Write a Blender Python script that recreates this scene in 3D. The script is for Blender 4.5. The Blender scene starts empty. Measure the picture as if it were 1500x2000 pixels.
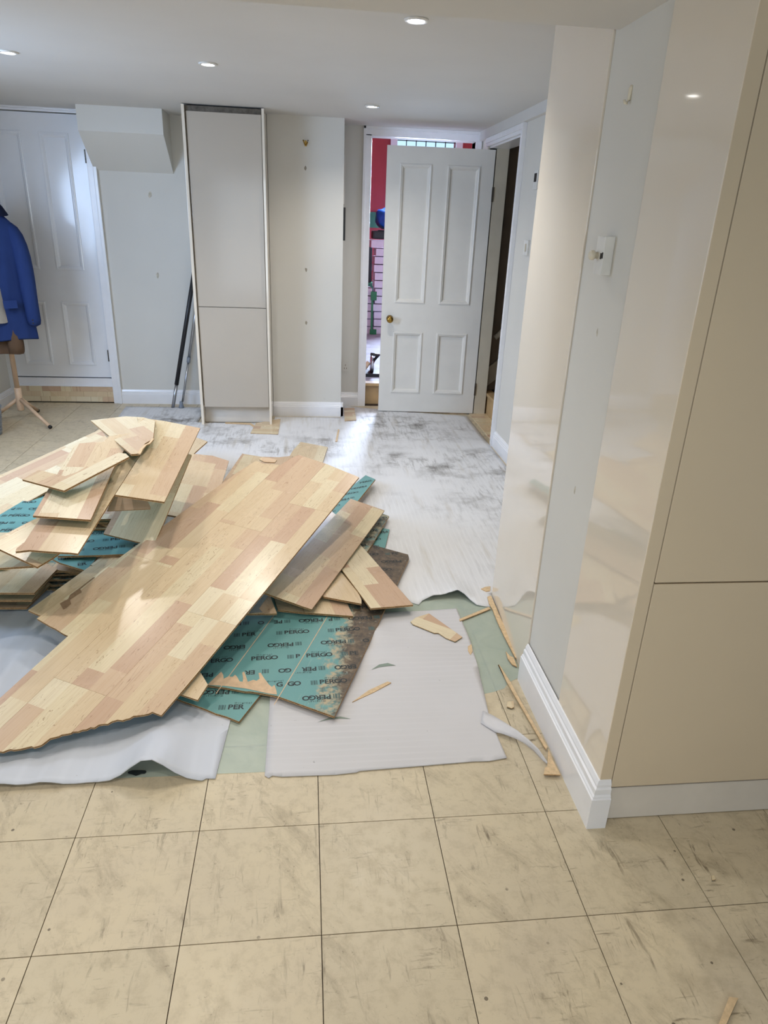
import bpy, bmesh, math, random
from mathutils import Vector, Matrix

# ------------------------------------------------------------------ camera, world, lights, exposure
scene = bpy.context.scene
COL = scene.collection
cam_data = bpy.data.cameras.new('camera')
cam = bpy.data.objects.new('camera', cam_data); COL.objects.link(cam)
def cam_axes(yaw, pitch, roll):
    f = Vector((-math.sin(yaw)*math.cos(pitch), math.cos(yaw)*math.cos(pitch), -math.sin(pitch)))
    r = Vector((math.cos(yaw), math.sin(yaw), 0)); u = r.cross(f)
    return r*math.cos(roll)+u*math.sin(roll), -r*math.sin(roll)+u*math.cos(roll), f
r_, u_, f_ = cam_axes(-0.12069, 0.39729, 0.040926)
M = Matrix(((r_.x, u_.x, -f_.x), (r_.y, u_.y, -f_.y), (r_.z, u_.z, -f_.z))).to_4x4()
M.translation = (-0.02676, -1.0466, 1.45431)
cam.matrix_world = M
cam_data.sensor_fit = 'HORIZONTAL'; cam_data.sensor_width = 36; cam_data.lens = 36*1350/1500
cam_data.clip_start = .02
scene.camera = cam

scene.view_settings.view_transform = 'Standard'; scene.view_settings.look = 'None'
scene.view_settings.gamma = 1; scene.view_settings.use_curve_mapping = False
scene.view_settings.exposure = 0.37
scene.cycles.max_bounces = 10; scene.cycles.diffuse_bounces = 6; scene.cycles.glossy_bounces = 4
scene.cycles.transparent_max_bounces = 12; scene.cycles.transmission_bounces = 6
scene.cycles.caustics_reflective = False; scene.cycles.caustics_refractive = False
scene.cycles.sample_clamp_indirect = 6

world = bpy.data.worlds.new('world'); scene.world = world; world.use_nodes = True
bg = world.node_tree.nodes['Background']; bg.inputs[0].default_value = (.66, .82, 1, 1); bg.inputs[1].default_value = 1.1

def area_light(name, loc, rot, sx, sy, energy, color):
    d = bpy.data.lights.new(name, 'AREA'); d.shape = 'RECTANGLE'; d.size = sx; d.size_y = sy
    d.energy = energy; d.color = color
    d.spread = math.radians(145)
    o = bpy.data.objects.new(name, d); COL.objects.link(o); o.location = loc; o.rotation_euler = rot
    return o
PI = math.pi
# daylight through the left-wall and back-room windows, and added fill from behind the camera
area_light('daylight_left_window', (-2.42, 2.1, 1.43), Vector((.74, .50, -.42)).to_track_quat('-Z', 'Z').to_euler(), 1.25, .9, 33, (.5, .68, 1))
area_light('added_near_fill', (-.5, -2.88, 1.15), (PI/2, 0, 0), 1.8, 1.7, 12, (.84, .92, 1))  # unseen fill light added to brighten the near side
area_light('daylight_back_room', (1.44, 8.5, 1.95), (-math.radians(52), 0, 0), .7, 1.4, 250, (.74, .80, 1))
DOWNLIGHT_W = 26; DOWNLIGHT_COL = (1, .95, .88)

# ------------------------------------------------------------------ helpers
def lin(c):
    return tuple((x/255/12.92 if x/255 <= .04045 else ((x/255+.055)/1.055)**2.4) for x in c)
class NT:
    def __init__(s, name):
        s.m = bpy.data.materials.new(name); s.m.use_nodes = True; s.t = s.m.node_tree
        s.b = s.t.nodes['Principled BSDF']; s.out = s.t.nodes['Material Output']
    def n(s, ty, **kw):
        nd = s.t.nodes.new(ty)
        for k, v in kw.items():
            if k.startswith('i_'):
                key = k[2:]; key = int(key) if key.isdigit() else key
                s.set(nd.inputs[key], v)
            else: setattr(nd, k, v)
        return nd
    def set(s, inp, v):
        if hasattr(v, 'bl_idname') and hasattr(v, 'outputs'): s.t.links.new(v.outputs[0], inp)
        elif isinstance(v, bpy.types.NodeSocket): s.t.links.new(v, inp)
        else:
            if isinstance(v, tuple) and len(v) == 3 and inp.type == 'RGBA': v = v+(1,)
            inp.default_value = v
    def math(s, op, a, b=None, c=None):
        nd = s.t.nodes.new('ShaderNodeMath'); nd.operation = op; s.set(nd.inputs[0], a)
        if b is not None: s.set(nd.inputs[1], b)
        if c is not None: s.set(nd.inputs[2], c)
        return nd.outputs[0]
    def xyz(s, x, y, z):
        nd = s.t.nodes.new('ShaderNodeCombineXYZ')
        for i, v in enumerate((x, y, z)): s.set(nd.inputs[i], v)
        return nd.outputs[0]
    def noise(s, vec, scale, detail=3, rough=.55, dist=0):
        nd = s.n('ShaderNodeTexNoise', i_Scale=scale, i_Detail=float(detail), i_Roughness=rough, i_Distortion=dist)
        s.set(nd.inputs['Vector'], vec); return nd.outputs[0]
    def mix(s, fac, a, b, blend='MIX'):
        nd = s.t.nodes.new('ShaderNodeMix'); nd.data_type = 'RGBA'; nd.blend_type = blend
        s.set(nd.inputs[0], fac); s.set(nd.inputs[6], a); s.set(nd.inputs[7], b); return nd.outputs[2]
    def ramp(s, fac, stops, interp='LINEAR'):
        nd = s.t.nodes.new('ShaderNodeValToRGB'); s.set(nd.inputs[0], fac); cr = nd.color_ramp; cr.interpolation = interp
        while len(cr.elements) < len(stops): cr.elements.new(.5)
        for e, (p, c) in zip(cr.elements, stops):
            e.position = p; e.color = (c+(1,)) if isinstance(c, tuple) else (c, c, c, 1)
        return nd.outputs[0]
    def step(s, fac, lo, hi):
        nd = s.n('ShaderNodeMapRange', i_1=lo, i_2=hi); s.set(nd.inputs[0], fac); return nd.outputs[0]
    def coords(s, kind='Object'):
        tc = s.t.nodes.new('ShaderNodeTexCoord'); sp = s.t.nodes.new('ShaderNodeSeparateXYZ')
        s.t.links.new(tc.outputs[kind], sp.inputs[0]); return tc.outputs[kind], sp.outputs[0], sp.outputs[1], sp.outputs[2]
    def world(s):
        g = s.t.nodes.new('ShaderNodeNewGeometry'); sp = s.t.nodes.new('ShaderNodeSeparateXYZ')
        s.t.links.new(g.outputs['Position'], sp.inputs[0]); return g.outputs['Position'], sp.outputs[0], sp.outputs[1], sp.outputs[2]
    def rand(s): return s.t.nodes.new('ShaderNodeObjectInfo').outputs['Random']
    def bump(s, h, strength=.2, dist=.002):
        nd = s.n('ShaderNodeBump', i_Strength=strength, i_Distance=dist); s.set(nd.inputs['Height'], h)
        s.t.links.new(nd.outputs[0], s.b.inputs['Normal'])
    def col(s, v): s.set(s.b.inputs['Base Color'], v)
    def p(s, **kw):
        for k, v in kw.items(): s.set(s.b.inputs[k.replace('_', ' ')], v)
        return s
def plain(name, rgb, rough=.5, spec=.5, metal=0, var=.06, scale=14, bump=0, coat=0):
    t = NT(name); v, *_ = t.coords(); n = t.noise(v, scale, 4)
    c = lin(rgb); d = tuple(x*(1-var*2) for x in c)
    t.col(t.mix(t.step(n, .35, .7), c, d)); t.p(Roughness=rough, Metallic=metal, Specular_IOR_Level=spec)
    if coat: t.p(Coat_Weight=coat, Coat_Roughness=.03)
    if bump: t.bump(n, bump)
    return t.m

# ------------------------------------------------------------------ materials
MAT = {}
def wall_mat(name, rgb, marks=.05, rough=.6):
    t = NT(name); v, x, y, z = t.world(); n = t.noise(v, 1.3, 4); f = t.noise(v, 140, 2)
    sc = t.noise(t.xyz(t.math('MULTIPLY', x, 9), t.math('MULTIPLY', y, 9), t.math('MULTIPLY', z, 5)), 2.2, 6, .7)
    c = t.mix(t.step(n, .3, .75), lin(rgb), tuple(k*.93 for k in lin(rgb)))
    c = t.mix(t.math('MULTIPLY', t.step(sc, .68, .78), marks*4), c, lin((140, 136, 128)))
    t.col(c); t.p(Roughness=rough); t.bump(f, .12, .001); return t.m
MAT['wall'] = wall_mat('wall_paint', (212, 209, 201), .05, .7)
MAT['ceiling'] = wall_mat('ceiling_paint', (208, 206, 202), 0, .8)
MAT['trim'] = plain('trim_gloss_paint', (232, 232, 234), .22, var=.02)
MAT['doorpaint'] = plain('door_eggshell', (226, 223, 216), .38, var=.03, scale=5)
MAT['doorgloss'] = plain('door_gloss', (230, 232, 236), .12, var=.02, scale=5)
MAT['oldpaint'] = plain('yellowed_paint', (205, 196, 176), .5, var=.06, scale=6)
MAT['creamgloss'] = plain('cream_gloss_panel', (212, 200, 180), .07, var=.012, scale=2, coat=.4)
MAT['creamdoor'] = plain('cream_gloss_door', (208, 192, 166), .09, var=.012, scale=2, coat=.3)
MAT['whitegloss'] = plain('pale_gloss_panel', (224, 213, 196), .06, var=.012, scale=2, coat=.4)
MAT['fardoor'] = plain('pale_gloss_door', (182, 172, 158), .12, spec=.35, var=.012, scale=2)
MAT['creamedge'] = plain('cream_panel_edge', (182, 172, 154), .3, var=.03)
MAT['plinth'] = plain('grey_plinth', (214, 207, 196), .3, var=.05, scale=6)
MAT['dark'] = plain('dark_gap', (40, 36, 32), .8)
MAT['steel'] = plain('brushed_metal', (178, 180, 184), .3, metal=1)
MAT['oldsteel'] = plain('tarnished_metal', (110, 104, 96), .45, metal=1, var=.2, scale=40)
MAT['brass'] = plain('worn_brass', (176, 140, 70), .25, metal=1, var=.15, scale=60)
MAT['blackplastic'] = plain('black_plastic', (26, 26, 30), .4)
MAT['whiteplastic'] = plain('white_plastic', (224, 222, 216), .35)
MAT['creamplastic'] = plain('cream_plastic', (222, 212, 190), .4)
MAT['greyplastic'] = plain('grey_plastic', (120, 128, 138), .35)
MAT['filler'] = plain('wall_filler', (206, 198, 180), .8, var=.2, scale=90)
MAT['bare_ply'] = plain('bare_plywood', (196, 164, 118), .5, var=.12, scale=9)
MAT['oak'] = plain('pale_wood_stand', (206, 176, 146), .4, var=.08, scale=20)
MAT['plaster_mark'] = plain('plug_hole', (150, 142, 128), .9)

def tile_mat():
    t = NT('beige_vinyl_tile'); v, x, y, z = t.world(); rnd = t.rand()
    a = t.noise(v, 3.2, 5, .6); b = t.noise(v, 26, 6, .7)
    base = t.mix(t.step(a, .3, .7), lin((210, 195, 164)), lin((199, 185, 160)))
    base = t.mix(t.math('MULTIPLY', rnd, .5), base, lin((188, 176, 150)))
    w1 = t.noise(t.xyz(t.math('MULTIPLY', x, 60), t.math('MULTIPLY', y, 9), t.math('MULTIPLY', rnd, 40)), 1, 5, .7, .6)
    w2 = t.noise(t.xyz(t.math('MULTIPLY', x, 12), t.math('MULTIPLY', y, 70), t.math('MULTIPLY', rnd, 60)), 1, 5, .7, .6)
    patch = t.step(t.noise(v, 5.5, 3), .40, .62)
    right = t.step(x, .35, 1.0)
    amt = t.math('ADD', .72, t.math('MULTIPLY', right, .75))
    s1 = t.math('MULTIPLY', t.math('MULTIPLY', t.step(w1, .57, .72), patch), amt)
    s2 = t.math('MULTIPLY', t.math('MULTIPLY', t.step(w2, .59, .74), patch), amt)
    c = t.mix(t.math('MULTIPLY', t.step(b, .48, .7), .42), base, lin((160, 146, 120)))
    c = t.mix(s1, c, lin((96, 84, 66))); c = t.mix(s2, c, lin((104, 92, 72)))
    smear = t.noise(t.xyz(t.math('ADD', t.math('MULTIPLY', x, 14), t.math('MULTIPLY', y, 9)), t.math('SUBTRACT', t.math('MULTIPLY', y, 5), t.math('MULTIPLY', x, 2)), t.math('MULTIPLY', rnd, 30)), 1, 6, .72, .4)
    c = t.mix(t.math('MULTIPLY', t.step(smear, .54, .74), .5), c, lin((126, 112, 90)))
    fleck = t.noise(v, 85, 4, .75)
    c = t.mix(t.math('MULTIPLY', t.math('MULTIPLY', t.step(fleck, .6, .68), t.step(smear, .44, .6)), .55), c, lin((98, 86, 70)))
    grime = t.math('MULTIPLY', t.step(t.noise(v, 7, 5, .65), .5, .75), t.math('MULTIPLY', right, .55))
    c = t.mix(grime, c, lin((120, 104, 78)))
    vo = t.n('ShaderNodeTexVoronoi', i_Scale=13.0); t.set(vo.inputs['Vector'], v)
    dots = t.math('MULTIPLY', t.math('LESS_THAN', vo.outputs[0], .055), t.step(t.noise(v, 4, 2), .5, .55))
    c = t.mix(t.math('MULTIPLY', dots, .8), c, lin((84, 72, 58)))
    t.col(c); t.p(Roughness=t.ramp(b, [(.3, .32), (.8, .5)])); t.bump(b, .15, .001); return t.m
MAT['tile'] = tile_mat()
MAT['joint'] = plain('dark_tile_joint', (74, 60, 46), .9, var=.2, scale=50)

def board_mat():
    t = NT('maple_three_strip_laminate'); v, x, y, z = t.coords(); rnd = t.rand()
    row = t.math('FLOOR', t.math('MULTIPLY', y, 15.0))
    def wn(a, b, c):
        nd = t.n('ShaderNodeTexWhiteNoise'); t.set(nd.inputs['Vector'], t.xyz(a, b, c)); return nd.outputs['Value']
    off = wn(row, t.math('MULTIPLY', rnd, 51), 3.3)
    s = t.math('ADD', t.math('MULTIPLY', x, 2.8), t.math('MULTIPLY', off, 7))
    idx = t.math('FLOOR', s)
    tone = wn(idx, row, t.math('MULTIPLY', rnd, 77))
    base = t.ramp(tone, [(0, lin((216, 200, 166))), (.2, lin((209, 187, 153))), (.4, lin((202, 175, 145))), (.6, lin((211, 189, 155))), (.78, lin((194, 164, 137))), (.88, lin((219, 205, 174)))], 'CONSTANT')
    k = t.math('MULTIPLY', tone, 37)
    g1 = t.noise(t.xyz(t.math('MULTIPLY', x, 5), t.math('MULTIPLY', y, 150), k), 1, 4, .6, .3)
    big = t.noise(t.xyz(t.math('MULTIPLY', x, 3.2), t.math('MULTIPLY', y, 34), k), 1, 3, .5, .5)
    fr = t.math('FRACT', t.math('MULTIPLY', big, 11))
    line = t.ramp(fr, [(0, 0), (.45, 0), (.5, 1), (.54, 0), (1, 0)])
    soft = t.noise(t.xyz(t.math('MULTIPLY', x, 2), t.math('MULTIPLY', y, 14), k), 1, 2)
    c = t.mix(t.math('MULTIPLY', t.step(g1, .45, .8), .28), base, lin((176, 138, 100)))
    c = t.mix(t.math('MULTIPLY', line, t.math('MULTIPLY', t.step(soft, .36, .6), .8)), c, lin((134, 98, 72)))
    t.col(c); t.p(Roughness=t.ramp(t.noise(v, 5, 3), [(.3, .23), (.8, .31)]), Specular_IOR_Level=.5)
    t.bump(g1, .05, .0006); return t.m
MAT['top'] = board_mat()
def hdf():
    t = NT('raw_fibreboard_edge'); v, *_ = t.coords(); n = t.noise(v, 160, 4, .7)
    t.col(t.mix(t.step(n, .35, .7), lin((206, 170, 120)), lin((150, 112, 72)))); t.p(Roughness=.8); t.bump(n, .6, .002); return t.m
MAT['side'] = hdf()
MAT['groove'] = plain('dark_groove', (70, 50, 34), .9, var=.2, scale=80)
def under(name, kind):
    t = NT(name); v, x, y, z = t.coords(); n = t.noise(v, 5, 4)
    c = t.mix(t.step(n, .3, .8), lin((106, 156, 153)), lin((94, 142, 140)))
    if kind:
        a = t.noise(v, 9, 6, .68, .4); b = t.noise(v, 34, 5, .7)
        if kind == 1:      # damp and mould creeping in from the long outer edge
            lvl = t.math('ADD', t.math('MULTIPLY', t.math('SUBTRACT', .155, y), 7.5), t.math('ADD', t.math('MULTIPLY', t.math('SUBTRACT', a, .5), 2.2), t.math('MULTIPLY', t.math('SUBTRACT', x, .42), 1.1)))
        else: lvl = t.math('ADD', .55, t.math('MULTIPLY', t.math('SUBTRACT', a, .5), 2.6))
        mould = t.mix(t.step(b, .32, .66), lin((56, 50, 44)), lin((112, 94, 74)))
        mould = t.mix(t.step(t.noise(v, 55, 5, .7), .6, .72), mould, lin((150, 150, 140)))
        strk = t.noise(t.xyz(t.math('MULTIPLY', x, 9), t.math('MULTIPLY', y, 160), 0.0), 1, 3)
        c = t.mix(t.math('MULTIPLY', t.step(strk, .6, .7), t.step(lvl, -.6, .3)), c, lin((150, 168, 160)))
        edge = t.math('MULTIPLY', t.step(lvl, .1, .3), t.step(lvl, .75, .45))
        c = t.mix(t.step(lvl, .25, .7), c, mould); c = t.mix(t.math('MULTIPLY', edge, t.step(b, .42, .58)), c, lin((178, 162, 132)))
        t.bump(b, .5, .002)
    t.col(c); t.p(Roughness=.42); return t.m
MAT['under'] = under('green_printed_backing', 0)
MAT['stain'] = under('green_backing_with_mould', 1)
MAT['mould'] = under('mould_and_shade_backing', 2)  # real mould on the strip; stands in for shade on buried boards
MAT['ink'] = plain('black_ink', (36, 44, 46), .55)
MAT['inkpale'] = plain('grey_ink', (62, 92, 92), .55)
MAT['torn'] = plain('torn_paper_layer', (214, 184, 150), .8, var=.1, scale=40)
MAT['chip'] = plain('pale_splintered_wood', (216, 188, 148), .75, var=.14, scale=70)
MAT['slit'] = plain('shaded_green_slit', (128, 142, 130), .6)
MAT['scar'] = plain('torn_brown_core', (150, 122, 94), .9, var=.15, scale=60)
MAT['foil'] = plain('silver_foil', (214, 210, 210), .22, metal=.7, var=.1, scale=60)

def foam_mat(name, rib_axis, freq, dirt, rgb):
    # rib_axis: direction across the fine ribs
    t = NT(name); v, x, y, z = t.world()
    n = t.noise(v, 2.2, 4); q = x if rib_axis == 'x' else y
    wob = t.math('ADD', t.math('MULTIPLY', q, freq), t.math('MULTIPLY', t.noise(v, 1.6, 2), 5))
    rib = t.math('SINE', wob); fine = t.noise(v, 220, 2)
    c = t.mix(t.step(n, .3, .75), lin(rgb), tuple(k*.9 for k in lin(rgb)))
    c = t.mix(t.math('MULTIPLY', t.math('MULTIPLY', t.step(rib, .3, 1), t.step(n, .35, .6)), .3), c, tuple(min(1, k*1.12) for k in lin(rgb)))
    if dirt:
        st = t.noise(t.xyz(t.math('MULTIPLY', x, 40), t.math('MULTIPLY', y, 5), 0.0), 1, 5, .7)
        zone = t.step(t.noise(v, 1.35, 3, .6), .40, .60)
        far = t.step(y, 1.9, 3.2)
        blot = t.math('MULTIPLY', t.step(t.noise(v, 4.2, 6, .7), .48, .66), t.math('MULTIPLY', far, zone))
        c = t.mix(t.math('MULTIPLY', t.math('MULTIPLY', t.step(st, .5, .75), t.math('ADD', .26, t.math('MULTIPLY', far, .62))), zone), c, lin((92, 86, 78)))
        c = t.mix(t.math('MULTIPLY', blot, .85), c, lin((84, 76, 66)))
        c = t.mix(t.math('MULTIPLY', t.step(t.noise(t.xyz(t.math('MULTIPLY', x, 16), t.math('MULTIPLY', y, 1.5), 4.0), 1, 4), .58, .72), .35), c, lin((170, 156, 128)))
        ln = t.math('ABSOLUTE', t.math('SUBTRACT', t.math('FRACT', t.math('MULTIPLY', x, 1/.3048)), t.math('ADD', .5, t.math('MULTIPLY', t.noise(v, 3, 2), .04))))
    else:
        sp = t.noise(v, 60, 3, .6)
        c = t.mix(t.math('MULTIPLY', t.step(sp, .72, .78), .5), c, lin((90, 90, 92)))
    t.col(c); t.p(Roughness=.5, Specular_IOR_Level=.4)
    t.bump(t.math('ADD', t.math('MULTIPLY', rib, .5), t.math('MULTIPLY', fine, .4)), .08, .0012)
    tr = t.n('ShaderNodeBsdfTransparent', i_0=(.95, .95, .97)); mx = t.n('ShaderNodeMixShader', i_0=.1 if dirt else .16)
    t.t.links.new(t.b.outputs[0], mx.inputs[1]); t.t.links.new(tr.outputs[0], mx.inputs[2]); t.t.links.new(mx.outputs[0], t.out.inputs[0])
    return t.m
MAT['foam_back'] = foam_mat('dirty_foam_underlay', 'x', 260, True, (230, 230, 231))
MAT['foam_front'] = foam_mat('white_foam_underlay', 'y', 240, False, (216, 214, 215))
MAT['foam_left'] = foam_mat('rippled_foam_underlay', 'x', 110, False, (214, 218, 226))
def film():
    t = NT('green_damp_proof_film'); v, x, y, z = t.world()
    cr = t.noise(v, 9, 5, .6, .8); t.col(t.mix(t.step(cr, .3, .75), lin((200, 212, 206)), lin((180, 198, 192)))); t.p(Roughness=.28); t.bump(cr, .5, .003)
    tr = t.n('ShaderNodeBsdfTransparent', i_0=(.86, .93, .87)); mx = t.n('ShaderNodeMixShader', i_0=.5)
    t.t.links.new(t.b.outputs[0], mx.inputs[1]); t.t.links.new(tr.outputs[0], mx.inputs[2]); t.t.links.new(mx.outputs[0], t.out.inputs[0])
    return t.m
MAT['film'] = film()
def emis(name, rgb, s):
    t = NT(name); t.p(Base_Color=(1, 1, 1, 1), Emission_Color=rgb+(1,), Emission_Strength=s); return t.m
MAT['lamp'] = emis('downlight_lamp', (1, .97, .92), 14)

# ------------------------------------------------------------------ mesh helpers
def tag(o, label=None, cat=None, group=None, kind=None):
    if label: o['label'] = label
    if cat: o['category'] = cat
    if group: o['group'] = group
    if kind: o['kind'] = kind
    return o
def empty(name, loc, label=None, cat=None, group=None, kind=None, rotz=0):
    o = bpy.data.objects.new(name, None); COL.objects.link(o); o.location = loc; o.rotation_euler = (0, 0, rotz)
    o.empty_display_size = .05
    return tag(o, label, cat, group, kind)
def link(name, me, mats, parent=None, loc=None, smooth=False):
    for m in (mats if isinstance(mats, (list, tuple)) else [mats]): me.materials.append(MAT[m] if isinstance(m, str) else m)
    if smooth:
        for p in me.polygons: p.use_smooth = True
    o = bpy.data.objects.new(name, me); COL.objects.link(o)
    if parent: o.parent = parent
    if loc: o.location = loc
    return o
def bm_obj(name, bm, mats, parent=None, loc=None, smooth=False):
    me = bpy.data.meshes.new(name); bm.normal_update(); bm.to_mesh(me); bm.free(); return link(name, me, mats, parent, loc, smooth)
def box(bm, x0, x1, y0, y1, z0, z1, bev=0, mi=0):
    vs = [bm.verts.new((x, y, z)) for z in (z0, z1) for y in (y0, y1) for x in (x0, x1)]
    fs = [bm.faces.new([vs[i] for i in q]) for q in ((0, 2, 3, 1), (4, 5, 7, 6), (0, 1, 5, 4), (2, 6, 7, 3), (0, 4, 6, 2), (1, 3, 7, 5))]
    for f in fs: f.material_index = mi
    if bev:
        es = list({e for f in fs for e in f.edges})
        bmesh.ops.bevel(bm, geom=es, offset=bev, segments=2, profile=.7, affect='EDGES')
    return vs
def boxes(name, mats, lst, parent=None, loc=None, bev=0):
    bm = bmesh.new()
    for b in lst: box(bm, *b[:6], bev=bev, mi=b[6] if len(b) > 6 else 0)
    return bm_obj(name, bm, mats, parent, loc)
def prism(bm, pts, d, mi=0):
    """pts: list of 3D points of a planar polygon; extruded by vector d"""
    d = Vector(d); a = [bm.verts.new(p) for p in pts]; b = [bm.verts.new(Vector(p)+d) for p in pts]; n = len(a)
    fs = [bm.faces.new(a), bm.faces.new(b[::-1])]+[bm.faces.new((a[i], b[i], b[(i+1) % n], a[(i+1) % n])) for i in range(n)]
    for f in fs: f.material_index = mi
    bmesh.ops.recalc_face_normals(bm, faces=fs)
def lathe(bm, prof, seg=20, axis='z', c=(0, 0, 0), mi=0):
    rings = []
    for rad, h in prof:
        ring = []
        for i in range(seg):
            a = 2*PI*i/seg; p = (rad*math.cos(a), rad*math.sin(a), h)
            if axis == 'y': p = (p[0], -p[2], p[1])
            if axis == 'x': p = (-p[2], p[0], p[1])
            ring.append(bm.verts.new((p[0]+c[0], p[1]+c[1], p[2]+c[2])))
        rings.append(ring)
    fs = []
    for a, b in zip(rings, rings[1:]):
        for i in range(seg): fs.append(bm.faces.new((a[i], a[(i+1) % seg], b[(i+1) % seg], b[i])))
    fs.append(bm.faces.new(rings[0][::-1])); fs.append(bm.faces.new(rings[-1]))
    for f in fs: f.material_index = mi
    bmesh.ops.recalc_face_normals(bm, faces=fs)
def tube(bm, path, rad, seg=10, mi=0):
    path = [Vector(p) for p in path]; rad = rad if isinstance(rad, (list, tuple)) else [rad]*len(path); rings = []
    for i, p in enumerate(path):
        d = (path[min(i+1, len(path)-1)]-path[max(i-1, 0)]).normalized()
        a = d.cross(Vector((0, 0, 1)) if abs(d.z) < .9 else Vector((1, 0, 0))).normalized(); b = d.cross(a)
        rings.append([bm.verts.new(p+(a*math.cos(2*PI*k/seg)+b*math.sin(2*PI*k/seg))*rad[i]) for k in range(seg)])
    fs = []
    for a, b in zip(rings, rings[1:]):
        for k in range(seg): fs.append(bm.faces.new((a[k], a[(k+1) % seg], b[(k+1) % seg], b[k])))
    fs += [bm.faces.new(rings[0][::-1]), bm.faces.new(rings[-1])]
    for f in fs: f.material_index = mi
    bmesh.ops.recalc_face_normals(bm, faces=fs)
def struct(name, mats, lst, parent=None, bev=0):
    o = boxes(name, mats, lst, parent, bev=bev)
    if not parent: o['kind'] = 'structure'
    return o
SKIRT = [(0, 0), (.018, 0), (.018, .078), (.0145, .082), (.0145, .09), (.011, .094), (.011, .1), (.006, .112), (0, .115)]
def skirting(name, runs, prof=SKIRT, z0=0):
    """runs: (x0, y0, x1, y1, nx, ny) with n the direction facing the room"""
    bm = bmesh.new()
    for x0, y0, x1, y1, nx, ny in runs:
        prism(bm, [(x0+nx*d, y0+ny*d, z0+h) for d, h in prof], (x1-x0, y1-y0, 0))
    o = bm_obj(name, bm, 'trim'); o['kind'] = 'structure'; return o

# ------------------------------------------------------------------ the room
ZC = 2.10; YB = 4.73; XL = -2.38; XR = 1.31
T = .3048
floor = struct('floor', 'joint', [(XL-.1, 2.4, -3.0, YB+.2, -.12, -.004), (XR, 3.6, 3.2, YB, -.12, -.004)])
tile_me = bpy.data.meshes.new('tile'); _b = bmesh.new()
box(_b, .0011, T-.0011, .0011, T-.0011, -.004, 0); _b.to_mesh(tile_me); _b.free(); tile_me.materials.append(MAT['tile'])
rest = bmesh.new()
for i in range(-8, 8):
    for j in range(-10, 16):
        x, y = i*T, j*T
        if x < XL-.1: continue
        cut = min(1, (YB-.003-y)/T)      # the last row is trimmed at the back wall
        if j >= -2 and not (-1.0 < x < 1.0 and y > 1.75) and not (x > .95 and y > .3):
            o = bpy.data.objects.new('tile', tile_me); COL.objects.link(o); o.parent = floor; o.location = (x, y, 0); o.scale = (1, cut, 1)
        else: box(rest, x+.0011, x+T-.0011, y+.0011, y+T*cut-.0011, -.004, 0)
hidden = bm_obj('covered_tiles', rest, 'tile', floor); hidden['kind'] = 'stuff'

struct('ceiling', 'ceiling', [(XL-.1, 2.4, -3.0, YB+.1, ZC, ZC+.1)])
struct('trim_1', 'ceiling', [(XL, 2.3, .58, .862, 1.90, ZC)])['label'] = 'boxed ceiling beam over the near part of the room'
# left wall with the window that lights the far left corner
struct('wall_left', 'wall', [(XL-.12, XL, -3, 1.35, 0, ZC), (XL-.12, XL, 2.85, YB+.1, 0, ZC), (XL-.12, XL, 1.35, 2.85, 0, .88), (XL-.12, XL, 1.35, 2.85, 1.98, ZC)])
w = struct('window_1', 'trim', [(XL-.09, XL-.03, 1.35, 1.41, .88, 1.98), (XL-.09, XL-.03, 2.79, 2.85, .88, 1.98), (XL-.09, XL-.03, 2.07, 2.13, .88, 1.98), (XL-.09, XL-.03, 1.35, 2.85, .88, .94), (XL-.09, XL-.03, 1.35, 2.85, 1.92, 1.98), (XL-.1, XL+.05, 1.3, 2.9, .85, .88)])
struct('wall_near', 'wall', [(XL-.1, -1.5, -3.0, -2.9, 0, ZC), (.5, 2.4, -3.0, -2.9, 0, ZC), (-1.5, .5, -3.0, -2.9, 2.05, ZC)])
w = struct('window_2', 'trim', [(-1.5, -1.42, -2.98, -2.92, 0, 2.05), (.42, .5, -2.98, -2.92, 0, 2.05), (-.54, -.46, -2.98, -2.92, 0, 2.05), (-1.5, .5, -2.98, -2.92, 0, .08), (-1.5, .5, -2.98, -2.92, 1.97, 2.05)])  # unseen opening added in the near wall for the fill light
struct('wall_right_near', 'wall', [(2.3, 2.4, -3.0, .6, 0, ZC)])
# back wall: door_1 opening, recess, doorway
D1L, D1R = -2.34, -1.588
BL, BR, BT = .470, 1.255, 2.035
struct('wall_back', 'wall', [(XL-.1, D1L, YB, YB+.12, 0, ZC), (D1L, D1R, YB, YB+.12, 2.075, ZC), (D1R, BL, YB, YB+.12, 0, ZC), (BL, BR, YB, YB+.12, BT, ZC), (BR, XR+.14, YB, YB+.12, 0, ZC), (D1L, D1R, YB+.09, YB+.12, 0, 2.075)])
struct('wall_pier', 'wall', [(-.283, .248, 4.38, YB, 0, ZC)])
# bulkhead with a sloping underside above the recess
bm = bmesh.new()
prism(bm, [(-1.545, YB, ZC), (-1.545, 4.44, ZC), (-1.545, 4.44, 1.945), (-1.545, YB, 1.72)], (.56, 0, 0))
o = bm_obj('wall_bulkhead', bm, 'wall'); o['kind'] = 'structure'
# right wall with the stair doorway
SY0, SY1, ST = 3.655, 4.49, 1.985
struct('wall_right', 'wall', [(XR, XR+.14, 1.3, SY0, 0, ZC), (XR, XR+.14, SY0, SY1, ST, ZC), (XR, XR+.14, SY1, YB+.1, 0, ZC)])
struct('trim_2', 'ceiling', [(XR-.03, XR, 1.36, YB-.02, 2.04, ZC)])
# nib between the two tall cupboards
struct('wall_nib', 'wall', [(.7265, 2.3, .58, .885, 0, ZC)])

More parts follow.
